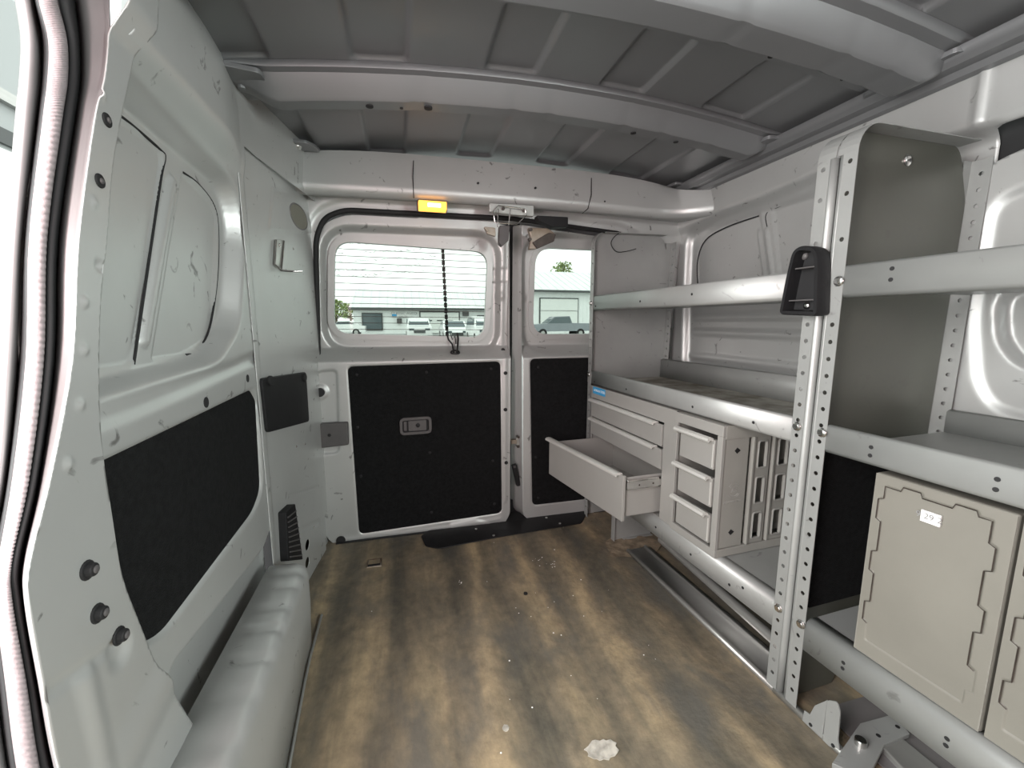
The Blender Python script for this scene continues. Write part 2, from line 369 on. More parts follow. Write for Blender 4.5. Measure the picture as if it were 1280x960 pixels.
# ---- roof side rails (gutter strips)
def rail(name, pts):
    s = MB(); rows = []
    for (x, y, z, sg) in pts: rows.append([(x + sg * .055, y, z + .022), (x + sg * .04, y, z + .006), (x + sg * .034, y, z - .002), (x + sg * .010, y, z - .004), (x + sg * .004, y, z - .016), (x - sg * .012, y, z - .018), (x - sg * .03, y, z - .006)])
    o = s.loft(rows).build(name, 'silver_paint_shade', None, smooth=35, solid=.002); o['kind'] = 'structure'; return o
rail('trim_1', [(-.352, y, 1.428 - .035 * max(0, y - .9) / .7, 1) for y in np.linspace(-1, 1.62, 30)])
rail('trim_2', [(1.135, y, 1.345 + 0 * y, -1) for y in np.linspace(-1, 1.66, 30)])

# ---- left wall
def lx(px, py): p = onX(px, py, XL); return (float(p[1]), float(p[2]))
def PL(U, V, D): return XL + D, U, V
def left_base(U, V):
    d = .035 * sstep((V - 1.15) / .06) * 1.0           # cant rail swells inwards above the window pressing
    d = d - .030 * sstep((V - 1.30) / .12)
    d = d * (1 - sstep((U - .98) / .26)) + .167 * np.maximum(0, U - 1.145) + .003 * sstep((U - 1.1) / .1)
    return d
big = rpoly([(.35, 1.150), lx(150, 92), lx(292, 228), lx(304, 285), lx(299, 405), lx(272, 450), lx(125, 492), (.35, .73)], [0, .02, .06, .05, .05, .05, .02, 0])
pA = rpoly([lx(120, 95), lx(160, 125), lx(237, 193), lx(205, 455), lx(125, 470), lx(90, 470)], [0, 0, .03, .02, 0, 0])
pB = rpoly([lx(257, 217), lx(296, 262), lx(291, 420), lx(262, 443), lx(224, 450)], [.01, .05, .05, .03, .01])
g1 = strip([lx(245, 225), lx(214, 430)], .018); g2 = strip([lx(238, 224), lx(208, 428)], .004)
carp = rpoly([lx(120, 582), lx(315, 487), lx(322, 500), lx(328, 612), lx(318, 640), lx(205, 792), lx(178, 806), lx(130, 790)], [0, .012, .01, .03, .03, .03, .01, 0])
low = rpoly([lx(330, 690), lx(215, 840), lx(190, 990), (.45, -.05), (1.3, -.05), (1.3, .27), (1.18, .30)], .02)
belt = rpoly([lx(110, 500), lx(288, 455), lx(318, 440), lx(320, 452), lx(240, 488), lx(165, 520), lx(110, 540)], .03)
feats = [(big, -.038, .024),
         (pA, -.005, .004), (pB, -.005, .004), (g1, .006, .004), (g2, -.006, .004),
         (carp, -.012, .010), (low, -.030, .03), (belt, -.006, .02)]
wl = press('wall_left', PL, [(.66, -.02), (1.165, -.02), (1.165, 1.235), (1.64, 1.235), (1.64, 1.43), (.70, 1.43), (.70, 1.2), (.66, 1.1), (.565, .90), (.545, .70), (.555, .45), (.60, .30), (.66, .1)], .0045, feats, base=left_base); wl['kind'] = 'structure'
each('hole_plug', 'black_rubber', wl, ((lx(257, 503), .010), (lx(309, 473), .009)), lambda mb, i: mb.cyl((XL - .004, i[0][0], i[0][1]), (XL + .0015, i[0][0], i[0][1]), i[1], 16))

for pts in (((150, 117), (160, 125), (200, 158), (233, 190), (238, 200), (234, 225), (222, 320), (205, 455)), ((257, 217), (275, 232), (292, 258), (297, 290), (296, 350), (288, 410), (275, 437), (262, 443))):
    MB().tube([(XL - .0385, float(p[0]), float(p[1])) for p in smooth_line([lx(*q) for q in pts], 5)], .0022, 6).build('sealant_line', 'black_rubber', wl)
o = MB().prism([(a, b) for a, b in carp], XL - .012, XL - .005, 0).build('wall_carpet_panel', 'black_carpet', bevel=.002)
setp(o, 'black carpet lining panel set low in the left van wall', 'lining panel')

# ---- D pillar (angled face from the left wall to the rear door frame)
DA = np.array([XL, 1.145]); DB = np.array([-.289, 1.662]); dl = np.linalg.norm(DB - DA); dd_ = (DB - DA) / dl; dn_ = np.array([dd_[1], -dd_[0]])
def PD(U, V, D): return DA[0] + dd_[0] * U + dn_[0] * D, DA[1] + dd_[1] * U + dn_[1] * D, V
def dp(px, py):
    p = hit(px, py, (DA[0], DA[1], 0), (dn_[0], dn_[1], 0)); return float((p[:2] - DA) @ dd_), float(p[2])
feats = [(rpoly([(-.05, -.05), (.02, -.05), (.02, 1.45), (-.05, 1.45)], 0), .004, .03),
         (rpoly([dp(335, 288), dp(396, 292), dp(430, 255), dp(340, 235)], 0), .003, .004),
         (strip([dp(365, 667), dp(400, 652)], .018), -.003, .003), (strip([dp(358, 620), dp(398, 608)], .004), -.003, .003),
         (rpoly([(.44, -.05), (.6, -.05), (.6, .12), (.44, .12)], .01), -.01, .02)]
dpil = press('trim_3', PD, [(-.005, -.02), (dl, -.02), (dl, 1.255), (-.005, 1.255)], .005, feats,
      holes=[circ(dp(384, 681), .019, 18, .017), circ(dp(384, 703), .018, 18, .017)]); dpil['kind'] = 'structure'
MB().box((XL - .06, 1.2, .0), (-.362, 1.66, .3)).build('cavity', 'black_rubber', dpil)
each('rivet', 'chrome', dpil, [dp(*q) for q in ((370, 558), (381, 555), (367, 669), (392, 659), (357, 338), (366, 311))], lambda mb, p: mb.dome((p[0], p[1], .001), (dn_[0], dn_[1], 0), .004, .002, 10), T=lambda a, b, c: np.array(PD(a, b, c), float), smooth=40)
DT = lambda a, b, c: np.array(PD(a, b, c), float)
# black access cover on the pillar
poly = rpoly([dp(321, 473), dp(378, 465), dp(382, 527), dp(329, 541)], .014)
o = MB(DT).prism(poly, .003, .012).build('access_cover', 'black_plastic', bevel=.002)
setp(o, 'black rounded plastic access cover on the pillar left of the rear door', 'cover')
each('retaining_clip', 'black_rubber', o, [dp(*q) for q in ((331, 476), (375, 472))], lambda mb, p: mb.cyl((p[0], p[1], .010), (p[0], p[1], .017), .013, 18), T=DT, bevel=.001)
a, b = dp(372, 271)
o = MB(DT).prism(circ((a, b), .074, 32, .034), .001, .005).build('blanking_plate', 'blank_olive', bevel=.0015); setp(o, 'flat oval olive-grey blanking plate at the top of the left rear corner', 'blanking plate')
MB(DT).tube([(p[0], p[1], .004) for p in circ((a, b), .076, 32, .036)], .0022, 6, closed=True).build('rim', 'edge_paint', o, smooth=50)
# coat hook
a, b = dp(347, 318); h = empty('coat_hook', DT(a, b, .003), 'bent wire coat hook screwed high on the left rear pillar', 'hook')
pl = [dp(*q) for q in ((343, 302), (351, 301), (350, 322), (347, 338))]
MB(DT).prism(rpoly([dp(343, 299), dp(352, 300), dp(349, 335), dp(341, 332)], .006), .002, .005).build('plate', 'alloy', h, bevel=.001)
mb = MB(DT); q = [dp(*p) for p in ((342, 300), (340, 330), (345, 338), (353, 339), (366, 337))]
mb.tube([(q[0][0], q[0][1], .006), (q[1][0], q[1][1], .007), (q[2][0], q[2][1], .012), (q[3][0], q[3][1], .03), (q[3][0] + .01, q[3][1] + .002, .05)], .0028, 8)
q = [dp(*p) for p in ((352, 301), (349, 331), (346, 337))]
mb.tube([(q[0][0], q[0][1], .006), (q[1][0], q[1][1], .007), (q[2][0], q[2][1], .012)], .0028, 8).build('wire_hook', 'chrome', h, smooth=40)
a, b = dp(347, 306); MB(DT).dome((a, b, .005), (dn_[0], dn_[1], 0), .005, .003).build('screw', 'chrome', h, smooth=40)
# vent grille
def vt(px, py): return dp(px, py)
poly = [dp(345, 640), dp(357, 630), dp(367, 697), dp(350, 700)]
vv = empty('air_vent', DT(.1, .24, 0), 'black plastic slatted air vent beside the wheel arch box', 'vent')
P0 = rpoly([(.055, .255), (.13, .30), (.135, .415), (.10, .425), (.055, .38)], .012)
q = [dp(347, 641), dp(359, 630), dp(369, 700), dp(350, 702)]
MB(DT).prism(rpoly(q, .006), -.004, .022).build('frame', 'black_plastic', vv, bevel=.002)
mb = MB(DT); lo = np.array(q)
for i in range(9):
    t = (i + .8) / 10; A = lo[3] * (1 - t) + lo[0] * t; B = lo[2] * (1 - t) + lo[1] * t
    A = A * .9 + B * .1; B2 = A * .08 + B * .92
    mb.tube([(A[0], A[1], .023), (B2[0], B2[1], .023)], .0022, 6)
mb.build('slat', 'grey_plastic', vv)

# ---- B pillar sheet with its rubber plugs
PXP = -.33
ROWS = [-200, -90, -40, 0, 50, 100, 150, 300, 450, 600, 700, 750, 850, 980, 1150]
c6 = [128, 132, 134, 134, 135, 130, 118, 98, 90, 62, 37, 35, 52, 78, 140]
def pxy(px, py): p = onX(px, py, PXP); return (float(p[1]), float(p[2]))
left_edge = [pxy(c, r) for c, r in zip(c6, ROWS)]
right_edge = [pxy(*q) for q in ((172, -20), (168, 60), (152, 140), (140, 210), (133, 300), (125, 380), (123, 480), (127, 560), (140, 650), (152, 720), (172, 775), (196, 835))]
low_edge = [(.63, .30), (.70, .12), (.72, -.01)]
pil_poly = [tuple(p) for p in smooth_line(left_edge, 4)][::-1] + [(left_edge[0][0], 1.435), (right_edge[0][0] + .02, 1.435)] + [tuple(p) for p in smooth_line(right_edge, 4)] + low_edge + [(.45, -.01), (.45, .30)]
def PB(U, V, D): return PXP + D - .012 * 0, U, V
dent = strip([pxy(60, 865), pxy(100, 838), pxy(150, 800)], .012); sw = circ(pxy(150, 812), .016)
ridge2 = strip([pxy(105, 840), pxy(125, 930), pxy(130, 1010)], .02)
feats = [(dent, -.004, .014), (sw, -.006, .02), (ridge2, .004, .02),
         (strip([pxy(215, 830), pxy(150, 960), pxy(130, 1030)], .05), .008, .05), (strip([pxy(120, 330), pxy(128, 335)], .01), -.004, .01)]
for q in ((127, 118), (116, 253), (104, 377), (104, 437), (99, 506), (84, 580)): feats.append((circ(pxy(*q), .005), .003, .006))
bp_ = press('trim_4', PB, pil_poly, .0035, feats, base=lambda U, V: .024 * sstep((V - 1.17) / .06)); bp_['kind'] = 'structure'
# edge return of the pillar onto the wall
re = [tuple(p) for p in smooth_line(right_edge + low_edge, 4)]
MB().loft([[(PXP, y, z) for y, z in re], [(PXP - .024, y + .012, z) for y, z in re]]).build('folded_edge', 'silver_paint', bp_, smooth=60, solid=.0015)
for i, (q, r, lab) in enumerate((((132, 150), .0065, 'small round rubber bung high on the pillar, upper of the two'), ((123, 226), .0065, 'small round rubber bung high on the pillar, lower of the two'),
                    ((107, 713), .0085, 'topmost of the three black rubber buffers low on the pillar'), ((120, 767), .0085, 'middle one of the three black rubber buffers low on the pillar'), ((147, 795), .0085, 'lowest of the three black rubber buffers low on the pillar'))):
    y, z = pxy(*q); big_ = i > 1
    mb = MB(); mb.cyl((PXP, y, z), (PXP + .003, y, z), r * 1.25, 18)
    if big_: mb.cyl((PXP, y, z), (PXP + .009, y, z), r * .95, 18, r2=r * .8)
    o = mb.build('rubber_buffer' if big_ else 'rubber_bung', 'black_rubber', bevel=.0015); setp(o, lab, 'rubber stop', 'rubber buffers low on the pillar' if big_ else 'rubber bungs high on the pillar')
    MB().dome((PXP + (.009 if big_ else .003), y, z), (1, 0, 0), r * .5, .002).build('centre_pin', 'grey_plastic', o, smooth=40)

# ---- door opening edge and weatherstrip, left foreground
def column(cols, xs): # -> 3D rows
    return [[tuple(onX(c, r, x)) for c, r in zip(smooth_c(cols), RS)] for cols, x in zip(cols, xs)]
RS = [float(v[1]) for v in smooth_line([(c, r) for c, r in zip(c6, ROWS)], 6)]
def line3(c, x): return [onX(float(p[0]), float(p[1]), x) for p in smooth_line([(a, b) for a, b in zip(c, ROWS)], 6)]
c0 = [-60, -20, 14, 20, 27, 25, 20, 8, -2, -14, -34, -38, -28, -10, 30]
c1 = [-45, 5, 30, 36, 42, 41, 37, 22, 14, 2, -20, -24, -14, 4, 45]
c2 = [-38, 14, 38, 43, 52, 52, 47, 31, 24, 9, -10, -14, -4, 14, 55]
c3 = [-30, 18, 44, 48, 60, 59, 53, 36, 32, 15, -2, -6, 6, 24, 65]
c4 = [0, 42, 66, 71, 84, 85, 78, 59, 55, 36, 13, 15, 33, 54, 100]
c5 = [25, 65, 86, 92, 98, 99, 93, 72, 68, 50, 30, 31, 47, 73, 125]
cm = [(a + b) / 2 for a, b in zip(c5, c6)]
door_edge = MB().loft([line3(c0, -.40), line3([(a * .5 + b * .5) for a, b in zip(c0, c1)], -.385), line3(c1, -.38), line3(c2, -.395), line3(c3, -.42)]).build('trim_5', 'edge_paint', smooth=0, solid=.002)
door_edge['kind'] = 'structure'
o = MB().loft([line3([c - 2 for c in c5], -.37), line3(cm, -.342), line3([c - 3 for c in c6], -.338), line3([c + 2 for c in c6], PXP)]).build('trim_6', 'edge_paint', smooth=0, solid=.002); o['kind'] = 'structure'
ws = empty('weatherstrip', onX(50, 500, -.37), 'ribbed grey and black rubber seal around the open side door', 'door seal')
A_, B_ = line3(c3, -.362), line3(c4, -.358)
def dens(L, k=9):
    out = []
    for i in range(len(L) - 1):
        for j in range(k): out.append(L[i] + (L[i + 1] - L[i]) * j / k)
    out.append(L[-1]); return out
A2, B2 = dens(A_), dens(B_)
rows = []
for k in range(9):
    t = k / 8; r = []
    for i, (a, b) in enumerate(zip(A2, B2)):
        p = a * (1 - t) + b * t; bulge = math.sin(math.pi * t) * .008 * (1 + .13 * math.sin(i * 2.1)); r.append(tuple(p + np.array([bulge, -bulge * .6, 0])))
    rows.append(r)
MB().loft(rows).build('fabric_piping', 'seal_fabric', ws, smooth=0)
MB().loft([line3(c2, -.395), line3([(a + b) / 2 for a, b in zip(c2, c3)], -.375), line3([c + 3 for c in c3], -.366)]).build('outer_lip', 'black_rubber', ws, smooth=0, solid=.002)
MB().loft([line3([c - 3 for c in c4], -.364), line3([(a * .6 + b * .4) for a, b in zip(c4, c5)], -.350), line3([c + 2 for c in c5], -.366)]).build('inner_lip', 'black_rubber', ws, smooth=0, solid=.002)

# ---- left wheel arch box
def arch_box(name, inner, zt, y0, y1, side, label):
    rows = []
    xt_ = -.244 if side > 0 else 1.0
    prof = lambda x: [(x, .0), (x * .5 + xt_ * .5 - side * .001, zt * .55), (x * .1 + xt_ * .9 - side * .006, zt * .88), (xt_ - side * .012, zt * .97), (xt_ - side * .024, zt), (xt_ - side * .05, zt * 1.002), (xt_ - side * .1, zt * 1.01)]
    ys = list(np.linspace(y0, y1 - .05, 60)) + [y1 - .035, y1 - .02, y1 - .008, y1]
    for y in ys:
        x = inner(y); e = max(0, (y - (y1 - .05)) / .05); k = math.sqrt(max(0, 1 - e * e)) * .35 + .65
        rib = .0065 * sum(math.exp(-((y - r) / .007) ** 2) for r in (.62, .70, .78, .86, .93, 1.0, 1.06))
        row = []
        for i, (a, b) in enumerate(prof(x)):
            if i >= 3: b = b - rib * (i in (3, 4, 5)) - (1 - k) * .05
            if i < 5: a = a - side * (1 - k) * .10
            row.append((a, y, b))
        rows.append(row)
    mb = MB().loft(rows); n = len(rows[0]); k = len(mb.v); mb.v += [np.array((p[0], y1 + .004, p[2])) for p in rows[-1]]
    mb.f += [(k - n + i, k - n + i + 1, k + i + 1, k + i) for i in range(n - 1)]
    mb.v.append(np.array((rows[-1][-1][0], y1 + .004, 0))); mb.f.append(tuple(range(k, k + n)) + (k + n,))
    o = mb.build(name, 'silver_paint', None, smooth=50, solid=.0016); return setp(o, label, 'wheel arch')
ar = arch_box('wheel_arch', lambda y: -.256 + .065 * max(0, (1.0 - y)) , .222, .30, 1.12, 1, 'silver pressed wheel arch box along the left wall')
MB().tube([(-.254 + .065 * max(0, (1. - y)) + .004, y, .004) for y in np.linspace(.3, 1.19, 12)], .0035, 8).build('edge_bead', 'alloy', ar)

# ---- rear door plane: upright below, leaning in above the belt
def lean(z): return .035 * np.maximum(0, z - .70) / .5
def ydoor(z): return YD - lean(z)
def dr(px, py):
    z = .7
    for _ in range(8): p = onY(px, py, float(ydoor(z))); z = p[2]
    return (float(p[0]), float(p[2]))
def PR(U, V, D): return U, ydoor(V) - D, V
RT = lambda a, b, c: np.array([a, ydoor(b) - c, b], float)
def door_base(U, V): return .064 * (1 - np.clip((V - .688) / .046, 0, 1))

win1 = rpoly([dr(414, 296), dr(614, 311), dr(609, 425), dr(413, 420)], .07)
ol1 = rpoly([dr(398, 300), dr(404, 280), dr(430, 268), dr(614, 276), dr(637, 284), dr(633, 634), dr(624, 650), dr(440, 680), dr(413, 666), dr(403, 640)], [.03, .03, .06, 0, .02, .02, .03, .03, .04, .02])
ring1 = rpoly([dr(402, 283), dr(624, 292), dr(622, 442), dr(405, 438)], .10)
hump = [(rpoly([dr(610, 335), dr(634, 335), dr(634, 352), dr(612, 352)], .008), -.004, .012)]
cp1 = rpoly([dr(437, 456), dr(621, 450), dr(623, 633), dr(451, 658)], .022)
feats = [(ring1, -.026, .024), (cp1, -.006, .007), (rpoly([dr(400, 462), dr(424, 460), dr(427, 560), dr(404, 562)], .02), -.008, .010),
         (circ(dr(404, 487), .026), .006, .01), (rpoly([dr(560, 646), dr(590, 640), dr(612, 646), dr(560, 652)], .004), .003, .008),
         (strip([dr(430, 665), dr(560, 650), dr(622, 640)], .012), .003, .02), (strip([dr(629, 300), dr(627, 440), dr(627, 620)], .012), .003, .012),
         (circ(dr(625, 370), .014), .006, .02)] + hump
d1 = press('door_1', PR, ol1, .0045, feats, holes=[win1], base=door_base); d1['kind'] = 'structure'
# door inner skin edge return and outer skin behind
mb = MB(); o1 = np.array(ol1)
mb.loft([[(x, float(ydoor(z) - door_base(np.array(x), np.array(z))), z) for x, z in ol1], [(x, float(ydoor(z)) + .03, z) for x, z in ol1]], closed=True).build('door_edge', 'silver_paint', d1, smooth=50)
def ring_mesh(poly, w, d0, d1):
    P = np.array(poly); c = P.mean(0); n = len(P); inner = []
    for i in range(n):
        t = P[(i + 1) % n] - P[i - 1]; t /= np.linalg.norm(t) + 1e-9; nn = np.array([-t[1], t[0]])
        if (c - P[i]) @ nn < 0: nn = -nn
        inner.append(P[i] + nn * w)
    o = [(p[0], p[1], d0) for p in P]; o2 = [(p[0], p[1], d1) for p in P]; i2 = [(p[0], p[1], d1) for p in inner]; i0 = [(p[0], p[1], d0) for p in inner]
    return [o, o2, i2, i0, o]
def grow(poly, w):
    P = np.array(poly); c = P.mean(0); n = len(P); out = []
    for i in range(n):
        t = P[(i + 1) % n] - P[i - 1]; t /= np.linalg.norm(t) + 1e-9; nn = np.array([-t[1], t[0]])
        if (c - P[i]) @ nn > 0: nn = -nn
        out.append(tuple(P[i] + nn * w))
    return out
MB(RT).loft(ring_mesh(grow(win1, .012), .022, -.034, -.012), closed=True).build('window_surround', 'silver_paint', d1, smooth=35)
MB(RT).loft(ring_mesh(grow(win1, .001), .008, -.038, -.024), closed=True).build('window_gasket', 'black_rubber', d1, smooth=35)
gl = MB(RT).prism(grow(win1, .004), -.044, -.040, 2).build('window_1', 'window_glass', d1)
# defroster wires, smears
mb = MB(RT); xs0, xs1 = dr(413, 360)[0], dr(612, 360)[0]
zt, zb = dr(500, 303)[1], dr(500, 421)[1]
for i in range(15):
    z = zt - (zt - zb) * i / 14.2; n = 8; ins = .02 if i in (0, 14) else (.006 if i in (1, 13) else 0)
    mb.tube([(xs0 + ins + (xs1 - xs0 - 2 * ins) * k / n, z - .0006 * k, -.0385) for k in range(n + 1)], .0010, 4)
mb.build('defroster_wire', 'defrost', gl)
mb = MB(RT); rr = random.Random(3)
for (x0, y0, x1, y1) in ((428, 301, 540, 303), (420, 314, 500, 311), (500, 312, 552, 305), (417, 325, 520, 320), (520, 322, 553, 316), (417, 337, 470, 333), (468, 334, 553, 326), (417, 343, 470, 343), (466, 342, 553, 335)):
    n = int((x1 - x0) / 1.5)
    for k in range(n):
        if rr.random() < .38: continue
        a = x0 + (x1 - x0) * k / n; c = y0 + (y1 - y0) * k / n + rr.uniform(-1.2, 1.2); p = dr(a, c); q = dr(a + rr.uniform(.8, 2.4), c + rr.uniform(-1, 1))
        mb.tube([(p[0], p[1], -.0392), (q[0], q[1], -.0385)], .0009, 3)
sm_ = mb.build('adhesive_residue', 'defrost', gl)
cpan = MB(RT).prism(cp1, .059, .065, 2).build('carpet_panel', 'black_carpet', d1, bevel=.002)
each('push_pin', 'black_plastic', cpan, [dr(*q) for q in ((448, 466), (532, 463), (610, 459), (449, 529), (453, 588), (538, 632), (612, 570), (614, 622), (536, 560))], lambda mb, a: mb.dome((a[0], a[1], .065), (0, -1, 0), .006, .0025), T=RT, smooth=40)
for q, r in (((627, 437), .0075), ((627, 464), .0075), ((627, 508), .0075), ((628, 572), .0075), ((429, 665), .017), ((404, 487), .016)):
    a = dr(*q); b0 = float(door_base(np.array(a[0]), np.array(a[1]))); mb = MB(RT); mb.cyl((a[0], a[1], b0 - .003), (a[0], a[1], b0 + (.0075 if r > .0155 and q[0] < 410 else .0055)), r, 20)
    mb.build('hole_plug', 'black_rubber', d1)
# inside release
hd = empty('door_release', RT(*dr(520, 527), .065), 'grey recessed inside door release handle on the black carpet', 'door handle')
hc = dr(519, 527); W, H = .060, .033
HT = lambda a, b, c: RT(hc[0] + a, hc[1] + b, .065 + c)
oh = rpoly([(-W, H), (W, H * 1.05), (W * 1.0, -H), (-W, -H * 1.05)], .02)
MB(HT).loft(ring_mesh(oh, .011, .0, .010), closed=True).build('bezel', 'grey_plastic', hd, bevel=.002)
MB(HT).prism(grow(oh, -.010), .0, .002).build('recess', 'black_plastic', hd)
MB(HT).prism(rpoly([(-.028, .020), (.040, .022), (.040, -.020), (-.028, -.020)], .006), .001, .007).prism(rpoly([(-.045, .018), (-.033, .018), (-.033, -.018), (-.045, -.018)], .004), .001, .006).build('lever', 'grey_plastic', hd, bevel=.0015)
MB(HT).dome((.008, .002, .007), (0, -1, 0), .008, .003).build('lock_button', 'black_plastic', hd, smooth=40)
# door check block
a = dr(420, 538); o = empty('door_check_cover', RT(a[0], a[1], .03), 'charcoal plastic door check cover on the left rear door edge', 'cover')
MB(RT).prism(rpoly([dr(402, 524), dr(438, 522), dr(439, 549), dr(404, 553)], .006), .054, .082).build('housing', 'grey_plastic', o, bevel=.004)
a = dr(416, 537); MB(RT).dome((a[0], a[1], .082), (0, -1, 0), .006, .002).build('screw', 'black_plastic', o, smooth=40)
MB(RT).prism(rpoly([dr(398, 548), dr(430, 552), dr(424, 558), dr(400, 557)], .004), .036, .052).build('foot', 'silver_paint', o, bevel=.002)
# wiper cable with grommet
c_ = empty('wiper_cable', RT(*dr(569, 437), .02), 'black looped cable entering a grommet below the left rear window', 'cable')
mb = MB(RT); q = [dr(*p) for p in ((559, 417), (561, 425), (565, 430), (566, 440))]
mb.tube([(p[0], p[1], d) for p, d in zip(q, (-.01, -.006, .006, .030))], .0032, 8)
q = [dr(*p) for p in ((572, 416), (573, 423), (572, 430), (570, 440))]
mb.tube([(p[0], p[1], d) for p, d in zip(q, (-.01, -.006, .006, .030))], .0038, 8)
q = [dr(*p) for p in ((563, 416), (566, 425), (569, 420), (570, 430))]
mb.tube([(p[0], p[1], d) for p, d in zip(q, (-.012, -.008, -.008, .0))], .002, 6).build('wire', 'black_rubber', c_, smooth=50)
a = dr(568, 440); mb = MB(RT); mb.tube([(a[0] + .016 * math.cos(t), a[1] +   .007 * math.sin(t), .024 - .010 * math.sin(t)) for t in np.linspace(0, 2 * math.pi, 20)[:-1]], .0035, 8, closed=True).build('grommet', 'black_rubber', c_, smooth=50)
# wiper outside
w_ = empty('rear_wiper', RT(*dr(560, 418), -.06), 'dark rear wiper standing upright outside the left rear window', 'wiper')
q0, q1 = dr(555, 301), dr(561, 418)
MB(RT).tube([(q0[0], q0[1], -.058), (q1[0], q1[1], -.058)], .0028, 6).build('blade', 'black_rubber', w_)
mb = MB(RT)
for t in np.linspace(0, 1, 16): mb.box((q0[0] + (q1[0] - q0[0]) * t - .006, q0[1] + (q1[1] - q0[1]) * t - .010, -.068), (q0[0] + (q1[0] - q0[0]) * t + .006, q0[1] + (q1[1] - q0[1]) * t + .008, -.060))
mb.build('arm', 'black_plastic', w_)

# ---- right rear door
win2 = rpoly([dr(663, 300), (.86, dr(663, 300)[1]), (.86, dr(700, 424)[1] - .0), dr(663, 422)], .07)
win2 = rpoly([dr(668, 305), (.88, dr(668, 305)[1]), (.88, dr(663, 421)[1]), dr(664, 421)], [.085, .07, .07, .075])
ol2 = rpoly([dr(652, 281), dr(735, 294), (1.0, dr(790, 302)[1]), (1.02, .045), dr(668, 647), dr(648, 637)], [.01, 0, .05, .04, .03, .03])
cp2 = rpoly([dr(657, 447), (.90, dr(657, 447)[1]), (.90, dr(659, 624)[1]), dr(660, 624)], .022)
feats = [(rpoly([dr(655, 292), (.93, dr(655, 290)[1]), (.93, dr(655, 440)[1]), dr(653, 440)], .10), -.020, .022), (cp2, -.006, .007),
         (strip([dr(650, 300), dr(646, 500), dr(644, 620)], .01), -.004, .006), (circ(dr(655, 372), .012), .005, .015),
         (rpoly([dr(690, 640), dr(730, 634), dr(735, 640), dr(695, 648)], .004), .004, .01)]
d2 = press('door_2', PR, ol2, .0045, feats, holes=[win2], base=door_base); d2['kind'] = 'structure'
MB().loft([[(x, float(ydoor(z) - door_base(np.array(x), np.array(z))), z) for x, z in ol2], [(x - (.012 if x < .6 else 0), float(ydoor(z)) - .005, z) for x, z in ol2], [(x - (.03 if x < .6 else 0), float(ydoor(z)) + .02, z) for x, z in ol2]], closed=True).build('door_edge', 'silver_paint', d2, smooth=50)
MB(RT).loft(ring_mesh(grow(win2, .012), .022, -.034, -.012), closed=True).build('window_surround', 'silver_paint', d2, smooth=35)
MB(RT).loft(ring_mesh(grow(win2, .001), .008, -.038, -.024), closed=True).build('window_gasket', 'black_rubber', d2, smooth=35)
MB(RT).prism(grow(win2, .004), -.044, -.040, 2).build('window_2', 'window_glass', d2)
cpan = MB(RT).prism(cp2, .059, .065, 2).build('carpet_panel', 'black_carpet', d2, bevel=.002)
each('push_pin', 'black_plastic', cpan, [dr(*q) for q in ((667, 457), (664, 566), (667, 615), (720, 610))], lambda mb, a: mb.dome((a[0], a[1], .065), (0, -1, 0), .006, .0025), T=RT, smooth=40)
# latch fittings on the meeting edge
la = empty('door_latch', RT(*dr(641, 550), .03), 'small dirty metal latch between the two rear doors', 'latch')
p = dr(641, 549); mb = MB(RT); mb.box((p[0] - .018, p[1] - .010, .02), (p[0] + .008, p[1] + .008, .04)).build('catch', 'dirty_steel', la, bevel=.002)
mb = MB(RT); mb.box((p[0] + .006, p[1] - .018, .022), (p[0] + .020, p[1] + .016, .036)).build('strike_plate', 'alloy', la, bevel=.002)
each('bolt', 'dark_steel', la, (.018, -.022), lambda mb, k: mb.cyl((p[0] + .013, p[1] + k, .02), (p[0] + .013, p[1] + k, .040), .006, 6), T=RT)
a, b = dr(640, 578), dr(644, 603)
o = MB(RT).prism(rpoly([(a[0] - .010, a[1]), (a[0] + .010, a[1] + .004), (b[0] + .012, b[1]), (b[0] - .004, b[1] - .002)], .004), .022, .044).build('release_lever', 'black_plastic', bevel=.003)
setp(o, 'narrow black pull lever in the gap between the rear doors', 'lever')
MB(RT).dome((a[0], a[1] - .005, .044), (0, -1, 0), .005, .003).build('pivot_pin', 'grey_plastic', o, smooth=40)

# ---- rear frame round the doors
ap = rpoly([dr(394, 298), dr(405, 272), dr(430, 262), dr(640, 273), dr(770, 291), (.96, dr(790, 300)[1]), (.99, 1.10), (.99, .03), dr(640, 665), dr(435, 700), dr(402, 680)], [.05, .03, .05, 0, .0, .05, .04, .03, 0, .04, .03])
def PRf(U, V, D): return U, ydoor(V) - D, V
fr_ = press('wall_back', PRf, [(-.40, -.03), (1.22, -.03), (1.22, 1.40), (-.40, 1.40)], .008, [(grow(ap, .03), -.01, .02)], holes=[ap], base=lambda U, V: .020 + 0 * U); fr_['kind'] = 'structure'
MB(RT).loft([[(p[0], p[1], .012) for p in grow(ap, .004)], [(p[0], p[1], -.035) for p in grow(ap, .0)], [(p[0], p[1], -.045) for p in grow(ap, -.045)]], closed=True).build('aperture_flange', 'silver_paint_shade', fr_, smooth=40, solid=.002)
MB(lambda a, b, c: np.array([a, float(ydoor(b)) - c, b])).tube([(p[0], p[1], .010) for p in grow(ap, -.003)], .009, 8, closed=True).build('door_seal', 'black_rubber', fr_, smooth=50)
